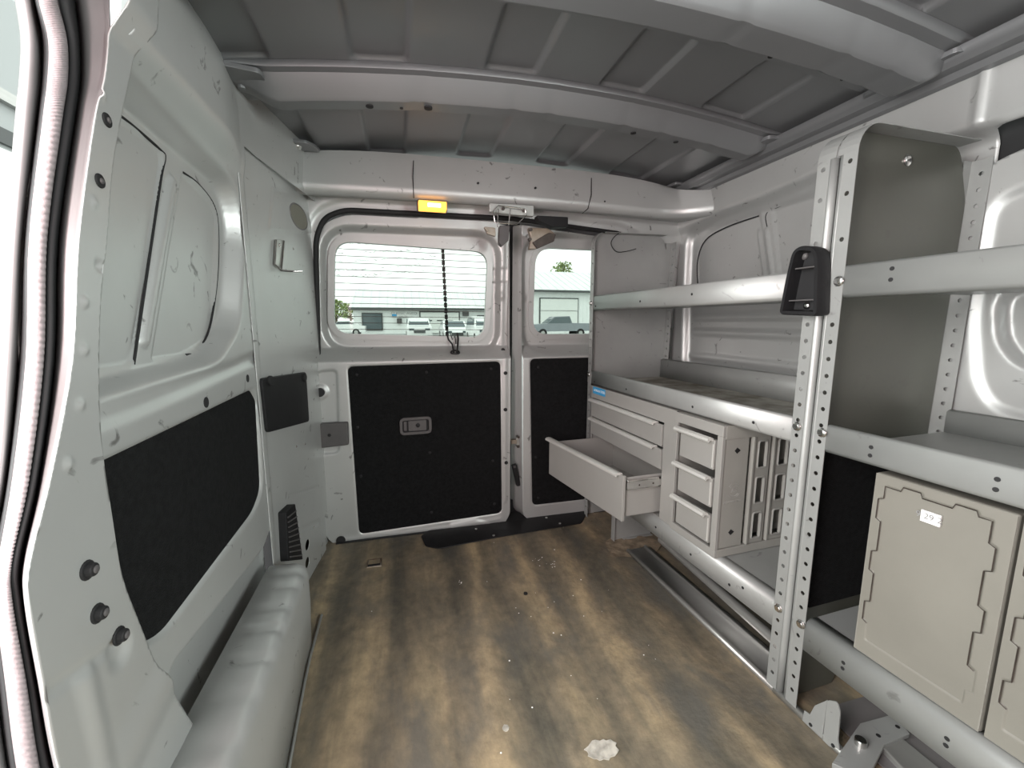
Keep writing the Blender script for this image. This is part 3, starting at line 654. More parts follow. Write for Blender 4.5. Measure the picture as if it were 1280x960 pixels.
# dark gap behind the meeting edge and sill
a, b = dr(642, 282), dr(640, 650)
mb = MB(); mb.loft([[(a[0] - .022, float(ydoor(z)) + .035, z), (a[0] + .035, float(ydoor(z)) + .035, z)] for z in np.linspace(-.01, 1.25, 20)])
mb.build('meeting_seal', 'black_rubber', fr_, solid=.004)
MB().box((-.27, 1.600, -.02), (1.08, YD + .05, .0015)).box((-.27, YD + .01, -.02), (1.08, YD + .05, .06)).build('sill_gap_shade', 'black_rubber', fr_)  # black strip on the floor imitates the shaded gap beneath the doors
# sill plate
sp = [onZ(*q, .0)[:2] for q in ((526, 671), (536, 664), (620, 655), (700, 642), (727, 637), (733, 643), (727, 655), (620, 673), (548, 687), (532, 684))]
o = MB().prism(rpoly([tuple(p) for p in sp], .012), .001, .005).build('sill_plate', 'black_plastic', bevel=.002); setp(o, 'scuffed black plastic sill plate on the floor under the rear doors', 'sill plate')
each('screw', 'alloy', o, [onZ(*q, .01) for q in ((595, 660), (683, 646), (617, 668), (700, 653))], lambda mb, p: mb.cyl((p[0], p[1], .004), (p[0], p[1], .008), .005, 10), bevel=.001)

# ---- rear header
hx = np.linspace(-.40, 1.22, 100)
def hdr_rows():
    rows = []
    for x in hx:
        t = (x - .36) / .78; zt = 1.388 - .05 * t ** 4 + .0; zb = 1.232 + .012 * (1 - t * t); sw = .05 * max(0, abs(t) - .75) / .25
        y = 1.545 - sw * 0; ye = .10 * max(0, (abs(t) - .80) / .2) ** 2
        rows.append([(x, y + .09, zt + .02), (x, y + .018, zt + .006), (x, y + .004, zt + .002), (x, y - ye - .0, zt - .012), (x, y - .022 - ye, zb + .035), (x, y - .022 - ye, zb + .018), (x, y - .012 - ye, zb + .004), (x, y + .006 - ye, zb), (x, y + .045, zb + .012), (x, y + .11, zb + .02), (x, y + .12, zb - .03)])
    return rows
hdr = MB().loft(hdr_rows()).build('trim_7', 'silver_paint', smooth=50, solid=.002); hdr['kind'] = 'structure'
def hp(px, py): p = onY(px, py, 1.535); return p
for pl in (((517, 200), (516, 222), (517, 249)), ((740, 222), (737, 245), (733, 262), (726, 268))):
    P = [hp(*q) for q in pl]; MB().tube([(p[0], 1.5215 if i else 1.541, p[2]) for i, p in enumerate(P)], .0016, 6).build('panel_seam', 'black_rubber', hdr)
each('hole', 'black_rubber', hdr, [hp(*q) for q in ((597, 230), (668, 236), (754, 253))], lambda mb, p: mb.cyl((p[0], 1.5215, p[2]), (p[0], 1.55, p[2]), .0035, 8))
# top corner brackets of the header
for (px, py, lab) in ((372, 180, 'small pressed bracket at the left roof corner above the rear doors'), (850, 232, 'small pressed bracket at the right roof corner above the rear doors')):
    p = onZ(px, py, 1.37); o = MB().prism(rpoly([(p[0] - .045, p[1] - .035), (p[0] + .03, p[1] - .035), (p[0] + .05, p[1] - .01), (p[0] + .06, p[1] + .03), (p[0] - .05, p[1] + .03)], .008), 1.362, 1.372).build('corner_bracket', 'silver_paint_shade', bevel=.002)
    setp(o, lab, 'bracket'); MB().dome((p[0], p[1] - .005, 1.362), (0, 0, -1), .012, .008).build('boss', 'alloy', o, smooth=40)
# amber lamp
p = onY(540, 257, 1.52); o = empty('dome_lamp', (p[0], 1.50, 1.215), 'lit amber lamp under the header above the left rear door', 'lamp')
x0, x1 = onY(523, 257, 1.52)[0], onY(558, 257, 1.52)[0]; z0, z1 = onY(540, 263, 1.52)[2], onY(540, 252, 1.52)[2]
MB().box((x0, 1.508, z0), (x1, 1.545, z1)).build('lens', 'lamp_glow', o, bevel=.003)
MB().box((x0 + .03, 1.5055, z0 + .008), (x1 - .02, 1.510, z1 - .008)).build('bulb', 'bulb_glow', o, bevel=.001)
MB().box((x0 - .004, 1.53, z0 + .002), (x1 + .004, 1.56, z1 + .004)).build('base', 'grey_plastic', o, bevel=.002)
# latch hardware at top of the doors
def hw(px, py, y=1.51): p = onY(px, py, y); return p[0], p[2]
o = empty('upper_latch', onY(632, 280, 1.5), 'wire cage and grey latch at the top of the left rear door', 'latch')
q = [hw(*p) for p in ((616, 266), (622, 258), (655, 262), (657, 270), (645, 281), (618, 279))]
MB().tube([(a, 1.50, b) for a, b in q], .0022, 6, closed=True).tube([(hw(622, 262)[0], 1.50, hw(622, 262)[1]), (hw(621, 285)[0], 1.50, hw(621, 285)[1])], .002, 6).tube([(hw(637, 262)[0], 1.50, hw(637, 262)[1]), (hw(635, 282)[0], 1.50, hw(635, 282)[1])], .002, 6).build('wire_cage', 'chrome', o, smooth=50)
a, b = hw(630, 283); c, d_ = hw(627, 305); MB().prism(rpoly([(a - .018, b), (a + .018, b), (c + .022, d_ + .01), (c, d_ - .01), (c - .012, d_)], .004), 1.495, 1.525, 1).build('latch_body', 'grey_plastic', o, bevel=.002)
a, b = hw(610, 287); MB().prism(rpoly([(a - .012, b + .012), (a + .03, b + .010), (a + .03, b - .02), (a + .0, b - .012)], .005), 1.52, 1.535, 1).cyl((a, 1.512, b), (a, 1.525, b), .006, 12).build('mount_plate', 'dirty_steel', o, bevel=.001)
MB().prism(rpoly([hw(612, 253), hw(668, 256), hw(668, 270), hw(640, 268), hw(612, 264)], .006), 1.515, 1.54, 1).build('striker_plate', 'alloy', o, bevel=.002)
each('bolt', 'dark_steel', o, [hw(*q) for q in ((629, 261), (655, 263))], lambda mb, p: mb.cyl((p[0], 1.505, p[1]), (p[0], 1.52, p[1]), .006, 6))
o = empty('upper_catch', onY(680, 290, 1.5), 'rusty brown catch at the top of the right rear door', 'latch')
MB().prism(rpoly([hw(660, 285), hw(684, 286), hw(692, 292), hw(692, 302), hw(668, 312), hw(661, 312), hw(663, 298)], .004), 1.50, 1.525, 1).build('catch_plate', 'dirty_steel', o, bevel=.002)
MB().prism(rpoly([hw(664, 304), hw(684, 292), hw(693, 294), hw(690, 303), hw(670, 312)], .004), 1.49, 1.505, 1).build('hook_arm', 'dark_steel', o, bevel=.002)
MB().prism(rpoly([hw(670, 270), hw(709, 272), hw(709, 284), hw(690, 285), hw(672, 276)], .004), 1.50, 1.535, 1).build('lock_housing', 'black_plastic', o, bevel=.002)
each('bolt', 'dark_steel', o, [hw(*q) for q in ((662, 288), (661, 300))], lambda mb, p: mb.cyl((p[0], 1.492, p[1]), (p[0], 1.505, p[1]), .006, 12))
mb = MB(); q = [(*onY(*p, 1.515),) for p in ((708, 281), (730, 285), (756, 290))]; o = mb.tube(q, .004, 8).build('door_rod', 'black_plastic', smooth=50); setp(o, 'thin black rod running right from the upper door lock', 'rod')
q = [tuple(rk(*((lambda a: (.93, a[0], a[1]))(rvp(*p, .93))))) for p in ((776, 290), (768, 296), (764, 303), (766, 310), (772, 315), (784, 314), (795, 311))]
o = MB().tube([tuple(p) for p in smooth_line(q, 5)], .0018, 6).build('loose_wire', 'black_rubber', smooth=50); setp(o, 'thin black wire dangling beside the far end panel of the shelving', 'wire')

# ---- right wall
def rx(px, py): p = onX(px, py, XR); return (float(p[1]), float(p[2]))
def rx2(px, py): p = onX(px, py, XR + .03); return (float(p[1]), float(p[2]))
def PW(U, V, D): return XR - D, U, V
rw = [(rpoly([(.62, 1.215), rx2(1045, 218), rx2(960, 252), rx2(905, 270), rx2(866, 292), rx2(863, 360), (1.56, .62), (.62, .62)], [.02, 0, .02, .04, .06, 0, .03, .03]), -.03, .024),
      (rpoly([rx2(882, 292), rx2(908, 280), rx2(950, 266), rx2(960, 355), rx2(872, 362), rx2(872, 318)], [.03, .02, .01, 0, 0, .03]), -.005, .005),
      (rpoly([rx2(966, 262), rx2(1045, 234), rx2(1045, 350), rx2(976, 358)], .01), -.005, .005),
      (strip([rx2(948, 288), rx2(956, 348)], .010), .007, .006), (strip([rx2(958, 286), rx2(966, 346)], .010), .007, .006)]
for z in (.86, .80, .70): rw.append((rpoly([(.40, z), (1.55, z), (1.55, z - .022), (.40, z - .022)], .005), .008, .012))
rw.append((strip([rx(1246, 20), rx(1240, 90), rx(1228, 160)], .012), .006, .012))
for pts in (((872, 355), (872, 325), (882, 300), (908, 284), (948, 270)), ((966, 345), (960, 290), (958, 268), (975, 258), (1035, 236))):
    SEAL_R = [(float(XR + .0305), float(p[0]), float(p[1])) for p in smooth_line([rx2(*q) for q in pts], 5)]
    MB().tube(SEAL_R, .0025, 6).build('trim_9', 'black_rubber')['kind'] = 'structure'
wr = press('wall_right', PW, [(.64, -.02), (1.66, -.02), (1.66, 1.37), (.15, 1.37), (.15, 1.215), (.64, 1.215)], .007, rw, base=lambda U, V: .02 * sstep((V - 1.19) / .04)); wr['kind'] = 'structure'
# front right: side door inner panel with round-cornered window pressing
def PW2(U, V, D): return 1.168 - D, U, V
def r2(px, py): p = onX(px, py, 1.168); return (float(p[1]), float(p[2]))
wy0 = .16
o = press('door_3', PW2, [(.66, .02), (.66, 1.0), (.655, 1.08)] + [tuple(p) for p in smooth_line([r2(1228, 215), r2(1250, 200), r2(1280, 186)], 4)] + [(.30, r2(1280, 186)[1] + .01), (wy0, r2(1280, 186)[1]), (wy0, .02)], .006,
      [(rpoly([r2(1252, 366), r2(1244, 385), r2(1246, 425), r2(1264, 450), r2(1290, 462), (wy0 - .1, .72), (wy0 - .1, .98), r2(1290, 352)], [.02, .02, .03, .02, .02, 0, 0, .02]), -.022, .016),
       (rpoly([r2(1240, 250), r2(1216, 400), r2(1220, 478), r2(1242, 512), (.35, .63), (wy0 - .1, .63), (wy0 - .1, 1.10), (.45, 1.11)], .04), -.008, .022)])
MB().box((1.206, .12, .9), (1.212, .66, 1.24)).build('gap_shadow_sheet', 'black_rubber', o)  # black sheet stands in for the shadow above the door panel
o['kind'] = 'structure'

# ================================================================== RACK
class RB(MB):
    def __init__(s): super().__init__(rk)
def holed(mb, a0, a1, w0, w1, v, hs, ha, r, n=16, horizontal=False):
    """flat strip a0..a1 by w0..w1 at depth v with round holes through it at (ha, h)"""
    if a0 > a1: a0, a1 = a1, a0
    hs = sorted(hs); cuts = [w0] + [(hs[i] + hs[i + 1]) / 2 for i in range(len(hs) - 1)] + [w1]
    for i, h in enumerate(hs):
        lo, hi = cuts[i], cuts[i + 1]; k = []
        for j in range(n):
            q = 2 * math.pi * (j + .5) / n; cx, cy = math.cos(q), math.sin(q)
            sx_ = ((a1 - ha) if cx > 0 else (ha - a0)) / abs(cx); sy_ = ((hi - h) if cy > 0 else (h - lo)) / abs(cy); s = min(sx_, sy_)
            k.append(((ha + cx * s), (h + cy * s)))
        # square ring outer points + circle
        inner = [(ha + r * math.cos(2 * math.pi * (j + .5) / n), h + r * math.sin(2 * math.pi * (j + .5) / n)) for j in range(n)]
        f = []; vs = [(a, v, b) if not callable(v) else v(a, b) for a, b in k] + [(a, v, b) if not callable(v) else v(a, b) for a, b in inner]
        for j in range(n): f.append((j, (j + 1) % n, n + (j + 1) % n, n + j))
        # corners
        cs = [(a1, hi), (a0, hi), (a0, lo), (a1, lo)]; vs += [(a, v, b) if not callable(v) else v(a, b) for a, b in cs]
        for ci, (ca, cb) in enumerate(cs):
            best = None
            for j in range(n):
                p, q = k[j], k[(j + 1) % n]
                onA = lambda t: abs(t[0] - ca) < 1e-6; onB = lambda t: abs(t[1] - cb) < 1e-6
                if (onA(p) and onB(q)) or (onB(p) and onA(q)): best = j
            if best is not None: f.append((best, (best + 1) % n, 2 * n + ci))
        mb.add(vs, f)
HT_ = 1.18
def end_panel(u, sgn, parent, name='end_panel', sheet='rack_paint', w_foot=.0, vback=.36):
    """sheet at u, front flange folded towards sgn, with holes; rounded top front corner"""
    top = rpoly([(.010, HT_ - .0), (.34, HT_ + .005)], 0)
    prof = rpoly([(.008, w_foot), (.008, HT_), (.33, HT_ + .006), (.372, HT_ - .10), (vback, .55), (vback, .22), (vback - .14, .20), (.15, w_foot)], [0, .05, .03, .02, .02, 0, .02, 0])
    mb = RB(); mb.add([(u, p[0], p[1]) for p in prof] + [(u + sgn * .0016, p[0], p[1]) for p in prof], [tuple(range(len(prof))), tuple(range(2 * len(prof) - 1, len(prof) - 1, -1))] + [(i, (i + 1) % len(prof), len(prof) + (i + 1) % len(prof), len(prof) + i) for i in range(len(prof))])
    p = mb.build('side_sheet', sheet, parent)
    # vertical swages in the sheet (embossed lines)
    RB().tube([(u, .265, .25), (u, .265, .95)], .0012, 6).build('swage_line', 'rack_paint', parent, smooth=50)
    mb = RB(); mb.tube([(u, .085, .25), (u, .085, .80), (u, .085, .86), (u, .10, .95), (u, .13, .985), (u, .22, .985)], .0012, 6).build('swage_line', 'rack_paint', parent, smooth=50)
    # rounded front post: quarter-round then flange
    rows = []
    for i in range(9):
        q = math.pi / 2 * i / 8; rows.append([(u + sgn * (.010 - .010 * math.cos(q)), .010 - .010 * math.sin(q) - .002, w) for w in np.linspace(w_foot, HT_ - .05, 12)])
    RB().loft(rows).build('post_fold', 'rack_paint', parent, smooth=0, solid=.0012)
    mb = RB(); hs = [w_foot + .045 + .0325 * i for i in range(33) if w_foot + .045 + .0325 * i < .83] + [.90, .98, 1.06, 1.115]
    holed(mb, u + sgn * .010, u + sgn * .034, w_foot, HT_ - .05, -.002, hs, u + sgn * .022, .0042)
    # rounded top of flange, sweeping back over the sheet top
    arc = [(-.002 + .05 * (1 - math.cos(q)), HT_ - .05 + .05 * math.sin(q)) for q in np.linspace(0, math.pi / 2, 8)] + [(.12, HT_ + .001), (.33, HT_ + .005)]
    mb.loft([[(u + sgn * a, v, w) for v, w in arc] for a in (0, .010, .034)])
    mb.build('front_flange', 'rack_paint', parent, solid=.0014)
    # rear flange
    mb = RB(); hs = [.30 + .032 * i for i in range(27)]
    T2 = lambda a, b: (a, vback + .004 + .012 * max(0, (b - .55)) / .6, b)
    holed(mb, u, u + sgn * .034, .22, HT_ - .02, T2, hs, u + sgn * .019, .0042)
    mb.loft([[(u, vback - .02 + .012 * max(0, (w - .55)) / .6, w), (u - 0, vback + .004 + .012 * max(0, (w - .55)) / .6, w)] for w in (.22, .55, HT_ - .02)])
    mb.build('rear_flange', 'rack_paint', parent, solid=.0014)
    return p
def shelf(u0, u1, wt, wb, parent, name='shelf', tray=True, m='rack_paint', back=.03, holes=(), worn=False, vb=.355):
    mb = RB(); r = .006
    if tray:  # lip stands proud, floor of the tray low
        wf = wb + .012
        prof = [(.012, wf + .0), (.012, wt - .002), (.008, wt), (.002, wt), (-.001, wt - .004), (-.001, wb + .006), (.003, wb), (.012, wb - .001), (.030, wb + .0)]
        mb.loft([[(u, a, b) for a, b in prof] for u in (u0, u1)])
    else:     # flat top, rounded nose, lip hangs down
        wf = wt; prof = [(.03, wt), (.012, wt), (.004, wt - .004), (-.001, wt - .012), (-.001, wb), (.010, wb)]
        mb.loft([[(u, a, b) for a, b in prof] for u in (u0, u1)])
    o = mb.build(name, m, parent, smooth=40, solid=.0012)
    mb = RB(); mb.box((u0, .011, wf - .002), (u1, vb, wf)); mb.build('deck', 'worn_shelf' if worn else m, o)
    mb = RB(); mb.loft([[(u, vb - .002, wf), (u, vb - .002, wf + back), (u, vb + .008, wf + back + .004)] for u in (u0, u1)]); mb.build('back_riser', m, o, smooth=40, solid=.0012)
    each('hole', 'black_rubber', o, holes, lambda mb, h: mb.cyl((h[0], -.0022, h[1]), (h[0], .002, h[1]), .0036, 10), T=rk)
    return o
def bolt(u, w, parent, v=-.004):
    mb = RB(); mb.dome(rk(u, v, w), -RN, .0095, .005, 12, T=I3); k = rk(u, v - .004, w)
    mb.cyl(k, k - RN * .003, .0055, 6, T=I3); mb.build('bolt', 'chrome', parent, smooth=30)
# rear bay
bay = empty('shelving_unit', rk(.48, .18, 0), 'grey steel shelving bay nearest the rear doors, holding the drawer cabinet', 'shelving', 'van shelving bays')
end_panel(.953, -1, bay); end_panel(.001, 1, bay)
shelf(.034, .950, .932, .876, bay, back=.02, holes=((.90, .892), (.60, .897), (.36, .905)))
shelf(.034, .950, .633, .580, bay, back=.075, holes=((.89, .592), (.66, .597), (.33, .598), (.13, .60)), worn=True)
shelf(.034, .93, .216, .152, bay, tray=False, back=.03, holes=((.30, .176), (.12, .19), (.16, .172), (.46, .18)))
for u, w in ((.022, .617), (.022, .205), (.936, .905), (.936, .617)): bolt(u, w, bay)
# small support foot under the bottom shelf
mb = RB(); mb.box((.705, .0, .0), (.728, .004, .152)).box((.715, .0, .0), (.717, .17, .152)).box((.70, .04, .0), (.78, .17, .004)); mb.build('support_foot', 'rack_paint', bay, bevel=.001)
# front bay
bay2 = empty('shelving_unit', rk(-.45, .18, 0), 'grey steel shelving bay at the right edge, holding the folding crates', 'shelving', 'van shelving bays')
end_panel(-.003, -1, bay2, w_foot=.0, sheet='rack_paint_shade'); end_panel(-.725, 1, bay2)
ue = -.72
shelf(ue, -.036, .932, .876, bay2, back=.02, holes=((-.112, .918), (-.112, .900)))
shelf(ue, -.036, .633, .580, bay2, back=.045, holes=((-.115, .612), (-.115, .597), (-.275, .612), (-.275, .597)), worn=False)
shelf(ue, -.036, .218, .152, bay2, tray=False, back=.03, holes=((-.115, .187), (-.115, .175), (-.27, .187), (-.27, .175)))
for u, w in ((-.030, .905), (-.030, .617), (-.030, .205)): bolt(u, w, bay2)
mb = RB(); mb.box((-.012, .04, .22), (-.005, .34, .572)); mb.build('lining_board', 'black_carpet', bay2)
mb = RB(); v_, w_s = rvp(1135, 200, -.006)
mb.dome(rk(-.0045, v_, w_s), -RD, .011, .005, 14, T=I3).build('screw', 'chrome', bay2, smooth=40)
# dust lying on the deck
# ---- drawer cabinet
U0, U1, W0, W1 = .388, .914, .2175, .574
cab = empty('drawer_cabinet', rk((U0 + U1) / 2, .16, W0), 'grey three-drawer steel cabinet with its bottom drawer pulled open', 'cabinet')
mb = RB(); mb.box((U0, .0, W0), (U0 + .0015, .32, W1)).box((U1 - .0015, .0, W0), (U1, .32, W1)).box((U0, .318, W0), (U1, .32, W1)).box((U0, .0, W1 - .0015), (U1, .32, W1)).box((U0, .0, W0), (U1, .32, W0 + .0015))
mb.box((U0, -.0015, .526), (U1, .0, W1)).box((U0, -.0015, W0), (.446, .0, .526)).box((U1 - .012, -.0015, W0), (U1, .0, .526)).box((.446, .003, .22), (.447, .3, .526))
mb.box((.447, .004, .446), (U1 - .012, .3, .4475)).box((.447, .004, .372), (U1 - .012, .3, .3735)).build('body', 'cabinet_paint', cab)
mb = RB(); mb.box((U0 - .0012, -.004, W0 - .002), (U0 + .0005, .0, W1)); mb.build('edge_gap', 'black_rubber', cab)
def drawer(w0, w1, open_=0., skew=0.):
    ua, ub = .452, .904
    T = lambda u, v, w: rk(u, v - (open_ + skew * (u - ua) / (ub - ua)), w)
    mb = MB(T); mb.box((ua, -.004, w0), (ub, .006, w1 - .006)); d = mb.build('drawer', 'cabinet_paint', cab, bevel=.0012)
    mb = MB(T); t = .0015; wt = w1 - .016
    Ts = lambda u, v, w: rk(u, v - (open_ + skew * (u - ua) / (ub - ua)) * (1 - max(0, v) / .30) if open_ else v, w) if open_ else T(u, v, w)
    L_ = .30 - (open_ + .0 if open_ else 0)
    mb = MB(T if not open_ else (lambda u, v, w: rk(u, -(open_ + skew * (u - ua) / (ub - ua)) + v, w)))
    depth = .28
    mb.box((ua + .012, .0, w0 + .008), (ub - .012, depth, w0 + .010)).box((ua + .012, .0, w0 + .008), (ua + .012 + t, depth, wt)).box((ub - .012 - t, .0, w0 + .008), (ub - .012, depth, wt)).box((ua + .012, depth - t, w0 + .008), (ub - .012, depth, wt))
    mb.build('tray', 'cabinet_paint', d)
    # rolled pull lip along the top edge
    prof = [(.006, w1 - .008), (.004, w1 - .002), (-.004, w1), (-.014, w1 - .001), (-.019, w1 - .005), (-.019, w1 - .011), (-.015, w1 - .013), (-.013, w1 - .008), (-.004, w1 - .007)]
    mb = MB(T); a, b = (ua + .030, ub + .002) if not open_ else (ua + .016, ub + .004)
    mb.loft([[(u, x, w) for x, w in prof] for u in (a, b)], closed=True); k = len(prof)
    mb.f.append(tuple(range(k))); mb.f.append(tuple(range(k, 2 * k))); mb.build('pull_lip', 'lip_white', d, smooth=35)
    return d, T
d_a, _ = drawer(.450, .524); d_b, _ = drawer(.376, .446)
d_c, TC = drawer(.222, .374, .13, .055)
# telescopic slide seen on the near side of the open drawer
mb = MB(TC); mb.box((.452 - .0005, .012, .320), (.4625, .20, .352)); mb.build('slide_rail', 'chrome', d_c, bevel=.002)
mb = MB(TC); mb.box((.4475, .010, .326), (.4525, .16, .346)).box((.4465, .03, .332), (.448, .07, .340)); mb.build('slide_carriage', 'alloy', d_c, bevel=.001)
each('slide_rivet', 'dark_steel', d_c, (.05, .10), lambda mb, k: mb.cyl((.4462, k, .336), (.4480, k, .336), .003, 10), T=TC)
# blue sticker
a0, b0_ = rkp(742, 482); a1, b1_ = rkp(757, 494)
lab = RB().box((min(a0, a1), -.0022, .545), (max(a0, a1), -.0014, .572)).build('sticker', 'label_blue', cab); uc = (a0 + a1) / 2; wid = abs(a0 - a1)
text('ADRIAN STEEL', wid / 7.2, lambda a, b, c: rk(uc - .004 - a, -.0024 - c, .559 + b), 'label_white', lab)
# ---- three-bin case rack
C0, C1, CW0, CW1 = .207, .386, .2175, .573
cr = empty('case_rack', rk((C0 + C1) / 2, .15, CW0), 'grey plastic rack with three small pull-out bins beside the drawer cabinet', 'storage rack')
mb = RB(); fv = -.010
mb.box((C0, fv, CW1 - .028), (C1, .0, CW1)).box((C0, fv, CW0), (C1, .0, CW0 + .022)).box((C0, fv, CW0 + .022), (C0 + .018, .0, CW1 - .028)).box((C1 - .010, fv, CW0 + .022), (C1, .0, CW1 - .028)).build('front_frame', 'cabinet_paint', cr, bevel=.0012)
# side: corner post, base rail, top rail
mb = RB(); mb.box((C0 + .002, -.0, CW0 + .024), (C0 + .010, .078, CW1 - .036)).build('side_panel', 'case_plastic', cr, bevel=.001)
mb = RB(); mb.box((C0, .0, CW0), (C0 + .012, .33, CW0 + .022)).box((C0, .0, CW1 - .036), (C0 + .012, .33, CW1 - .0)).box((C0 + .012, .0, CW0), (C1, .33, CW0 + .004)).box((C0 + .012, .0, CW1 - .004), (C1, .33, CW1)).box((C1 - .006, .0, CW0), (C1, .33, CW1)).build('base_rail', 'case_plastic', cr, bevel=.001)
def cut_panel(v0, v1):
    holes_ = []; H0, H1 = CW0 + .024, CW1 - .036; n = 3; m_ = RB(); vm0, vm1 = v0 + .016, v1 - .012
    ws_ = [H0 + (H1 - H0) * (i + .5) / n for i in range(n)]; hh = .036
    segs = [(H0, ws_[0] - hh), (ws_[0] + hh, ws_[1] - hh), (ws_[1] + hh, ws_[2] - hh), (ws_[2] + hh, H1)]
    for a, b in segs: m_.box((C0 + .002, v0, a), (C0 + .008, v1, b))
    for wc in ws_:
        m_.box((C0 + .002, v0, wc - hh), (C0 + .008, vm0, wc + hh)); m_.box((C0 + .002, vm1, wc - hh), (C0 + .008, v1, wc + hh))
    m_.box((C0 - .002, v0 - .003, H0), (C0 + .010, v0 + .002, H1))
    m_.build('cutout_panel', 'case_plastic', cr)
    r_ = RB()
    for wc in ws_:
        pts = rpoly([(vm0, wc - hh), (vm1, wc - hh), (vm1, wc + hh), (vm0, wc + hh)], .006, 4); r_.tube([(C0 + .001, p[0], p[1]) for p in pts], .0022, 6, closed=True)
    r_.build('opening_rim', 'cabinet_paint', cr, smooth=50)
cut_panel(.094, .150); cut_panel(.163, .222); cut_panel(.235, .294)
for wq in (.505, .283):
    q = [(C0 + .0012, .04 + .011, wq), (C0 + .0012, .04, wq + .008), (C0 + .0012, .04 - .008, wq), (C0 + .0012, .04, wq - .008)]
    mb = RB(); mb.add(q + [(C0 + .003, a[1], a[2]) for a in q], [(0, 1, 2, 3), (4, 5, 6, 7)] + [(i, (i + 1) % 4, 4 + (i + 1) % 4, 4 + i) for i in range(4)]); mb.build('keyhole', 'black_rubber', cr)
ST = lambda a, b, c: rk(C0 + .0018 - c, .040 + a, .398 + b)
for rad in (.020, .015): MB(ST).tube([(rad * math.cos(t), rad * math.sin(t), .0) for t in np.linspace(-2.5, -.6, 14)], .0008, 5).tube([(rad * math.cos(t), rad * math.sin(t), .0) for t in np.linspace(.6, 2.5, 14)], .0008, 5).build('emblem', 'cabinet_paint', cr)
text('AS', .016, ST, 'cabinet_paint', cr, 'emblem_letters', .0006)
text('ADRIAN STEEL', .0095, lambda a, b, c: rk(C0 + .0018 - c, .040 + a, .368 + b), 'cabinet_paint', cr, 'embossed_lettering', .0006)
def small_bin(wc):
    w0, w1 = wc - .049, wc + .036; a, b = C0 + .024, C1 - .030
    mb = RB(); mb.box((a, fv - .001, w0), (b + .004, .002, w1 - .006)); d = mb.build('bin', 'cabinet_paint', cr, bevel=.0015)
    mb = RB(); mb.box((a + .004, .002, w0 + .003), (a + .006, .30, w1 - .02)).box((b - .006, .002, w0 + .003), (b - .004, .30, w1 - .02)).box((a + .004, .002, w0 + .003), (b - .004, .30, w0 + .005)).build('bin_tray', 'case_plastic', d)
    prof = [(fv - .001, w1 - .010), (fv, w1 - .003), (fv - .008, w1 + .001), (fv - .017, w1 - .002), (fv - .020, w1 - .008), (fv - .016, w1 - .013), (fv - .011, w1 - .008)]
    mb = RB(); mb.loft([[(u, x, w) for x, w in prof] for u in (a + .006, b + .014)], closed=True); k = len(prof); mb.f += [tuple(range(k)), tuple(range(k, 2 * k))]; mb.build('handle', 'lip_white', d, smooth=40)
    RB().box((a + .001, fv - .004, w0 + .006), (a + .0045, fv, w1 - .016)).build('edge_rib', 'lip_white', d, bevel=.0008)
for wc in (.500, .397, .297): small_bin(wc)

# ---- black plastic cup-like bracket hooked on the upright
hk = empty('handle_shell', rk(.058, -.02, .84), 'black hollow plastic holder hooked on the shelving upright', 'holder')
hv = -.036
hpts = [rkp(*q, hv) for q in ((999, 309), (1015, 309), (1020, 330), (1018, 393), (975, 391), (976, 384), (985, 330))]
ho = rpoly([rkp(*q, hv) for q in ((992, 308), (1019, 309), (1022, 330), (1020, 394), (974, 392), (983, 345))], [.028, .024, .01, .008, .008, .03])
rows = ring_mesh(ho, .0055, 0, 0)
HB = lambda a, b, c: rk(a, c, b)
o2_ = grow(ho, .002); o_in = grow(ho, -.007); 
mb = MB(HB); P_ = [(p[0], p[1], hv) for p in ho]; Pi = [(p[0], p[1], hv) for p in grow(ho, -.006)]; Pb = [(p[0] - .002, p[1], -.004) for p in ho]; Pf = [(p[0], p[1], hv + .012) for p in grow(ho, -.008)]
mb.loft([Pb, [(p[0] - .001, p[1], -.015) for p in o2_], [(p[0], p[1], hv + .004) for p in o2_], P_, Pi, [(p[0] - .001, p[1], -.010) for p in grow(ho, -.009)]], closed=True)
mb.build('shell', 'black_plastic', hk, smooth=35)
mb = MB(HB); Pc = grow(ho, -.007); mb.prism([(p[0] - .001, p[1]) for p in Pc], -.011, -.007, 2).build('back_wall', 'black_rubber', hk)
for q0, q1 in (((992, 336), (1019, 334)), ((984, 376), (1018, 376))):
    a = rkp(*q0, hv); b = rkp(*q1, hv); MB(HB).box((min(a[0], b[0]), a[1] - .0012, hv + .004), (max(a[0], b[0]), a[1] + .0012, -.009)).build('web', 'grey_plastic', hk)
a = rkp(1009, 382, -.012); MB(HB).dome((a[0], a[1], -.012), -RN, .007, .005).build('screw', 'chrome', hk, smooth=40)
a = rkp(1006, 320, -.012); MB(HB).dome((a[0], a[1], -.012), -RN, .008, .006).build('screw_boss', 'grey_plastic', hk, smooth=40)

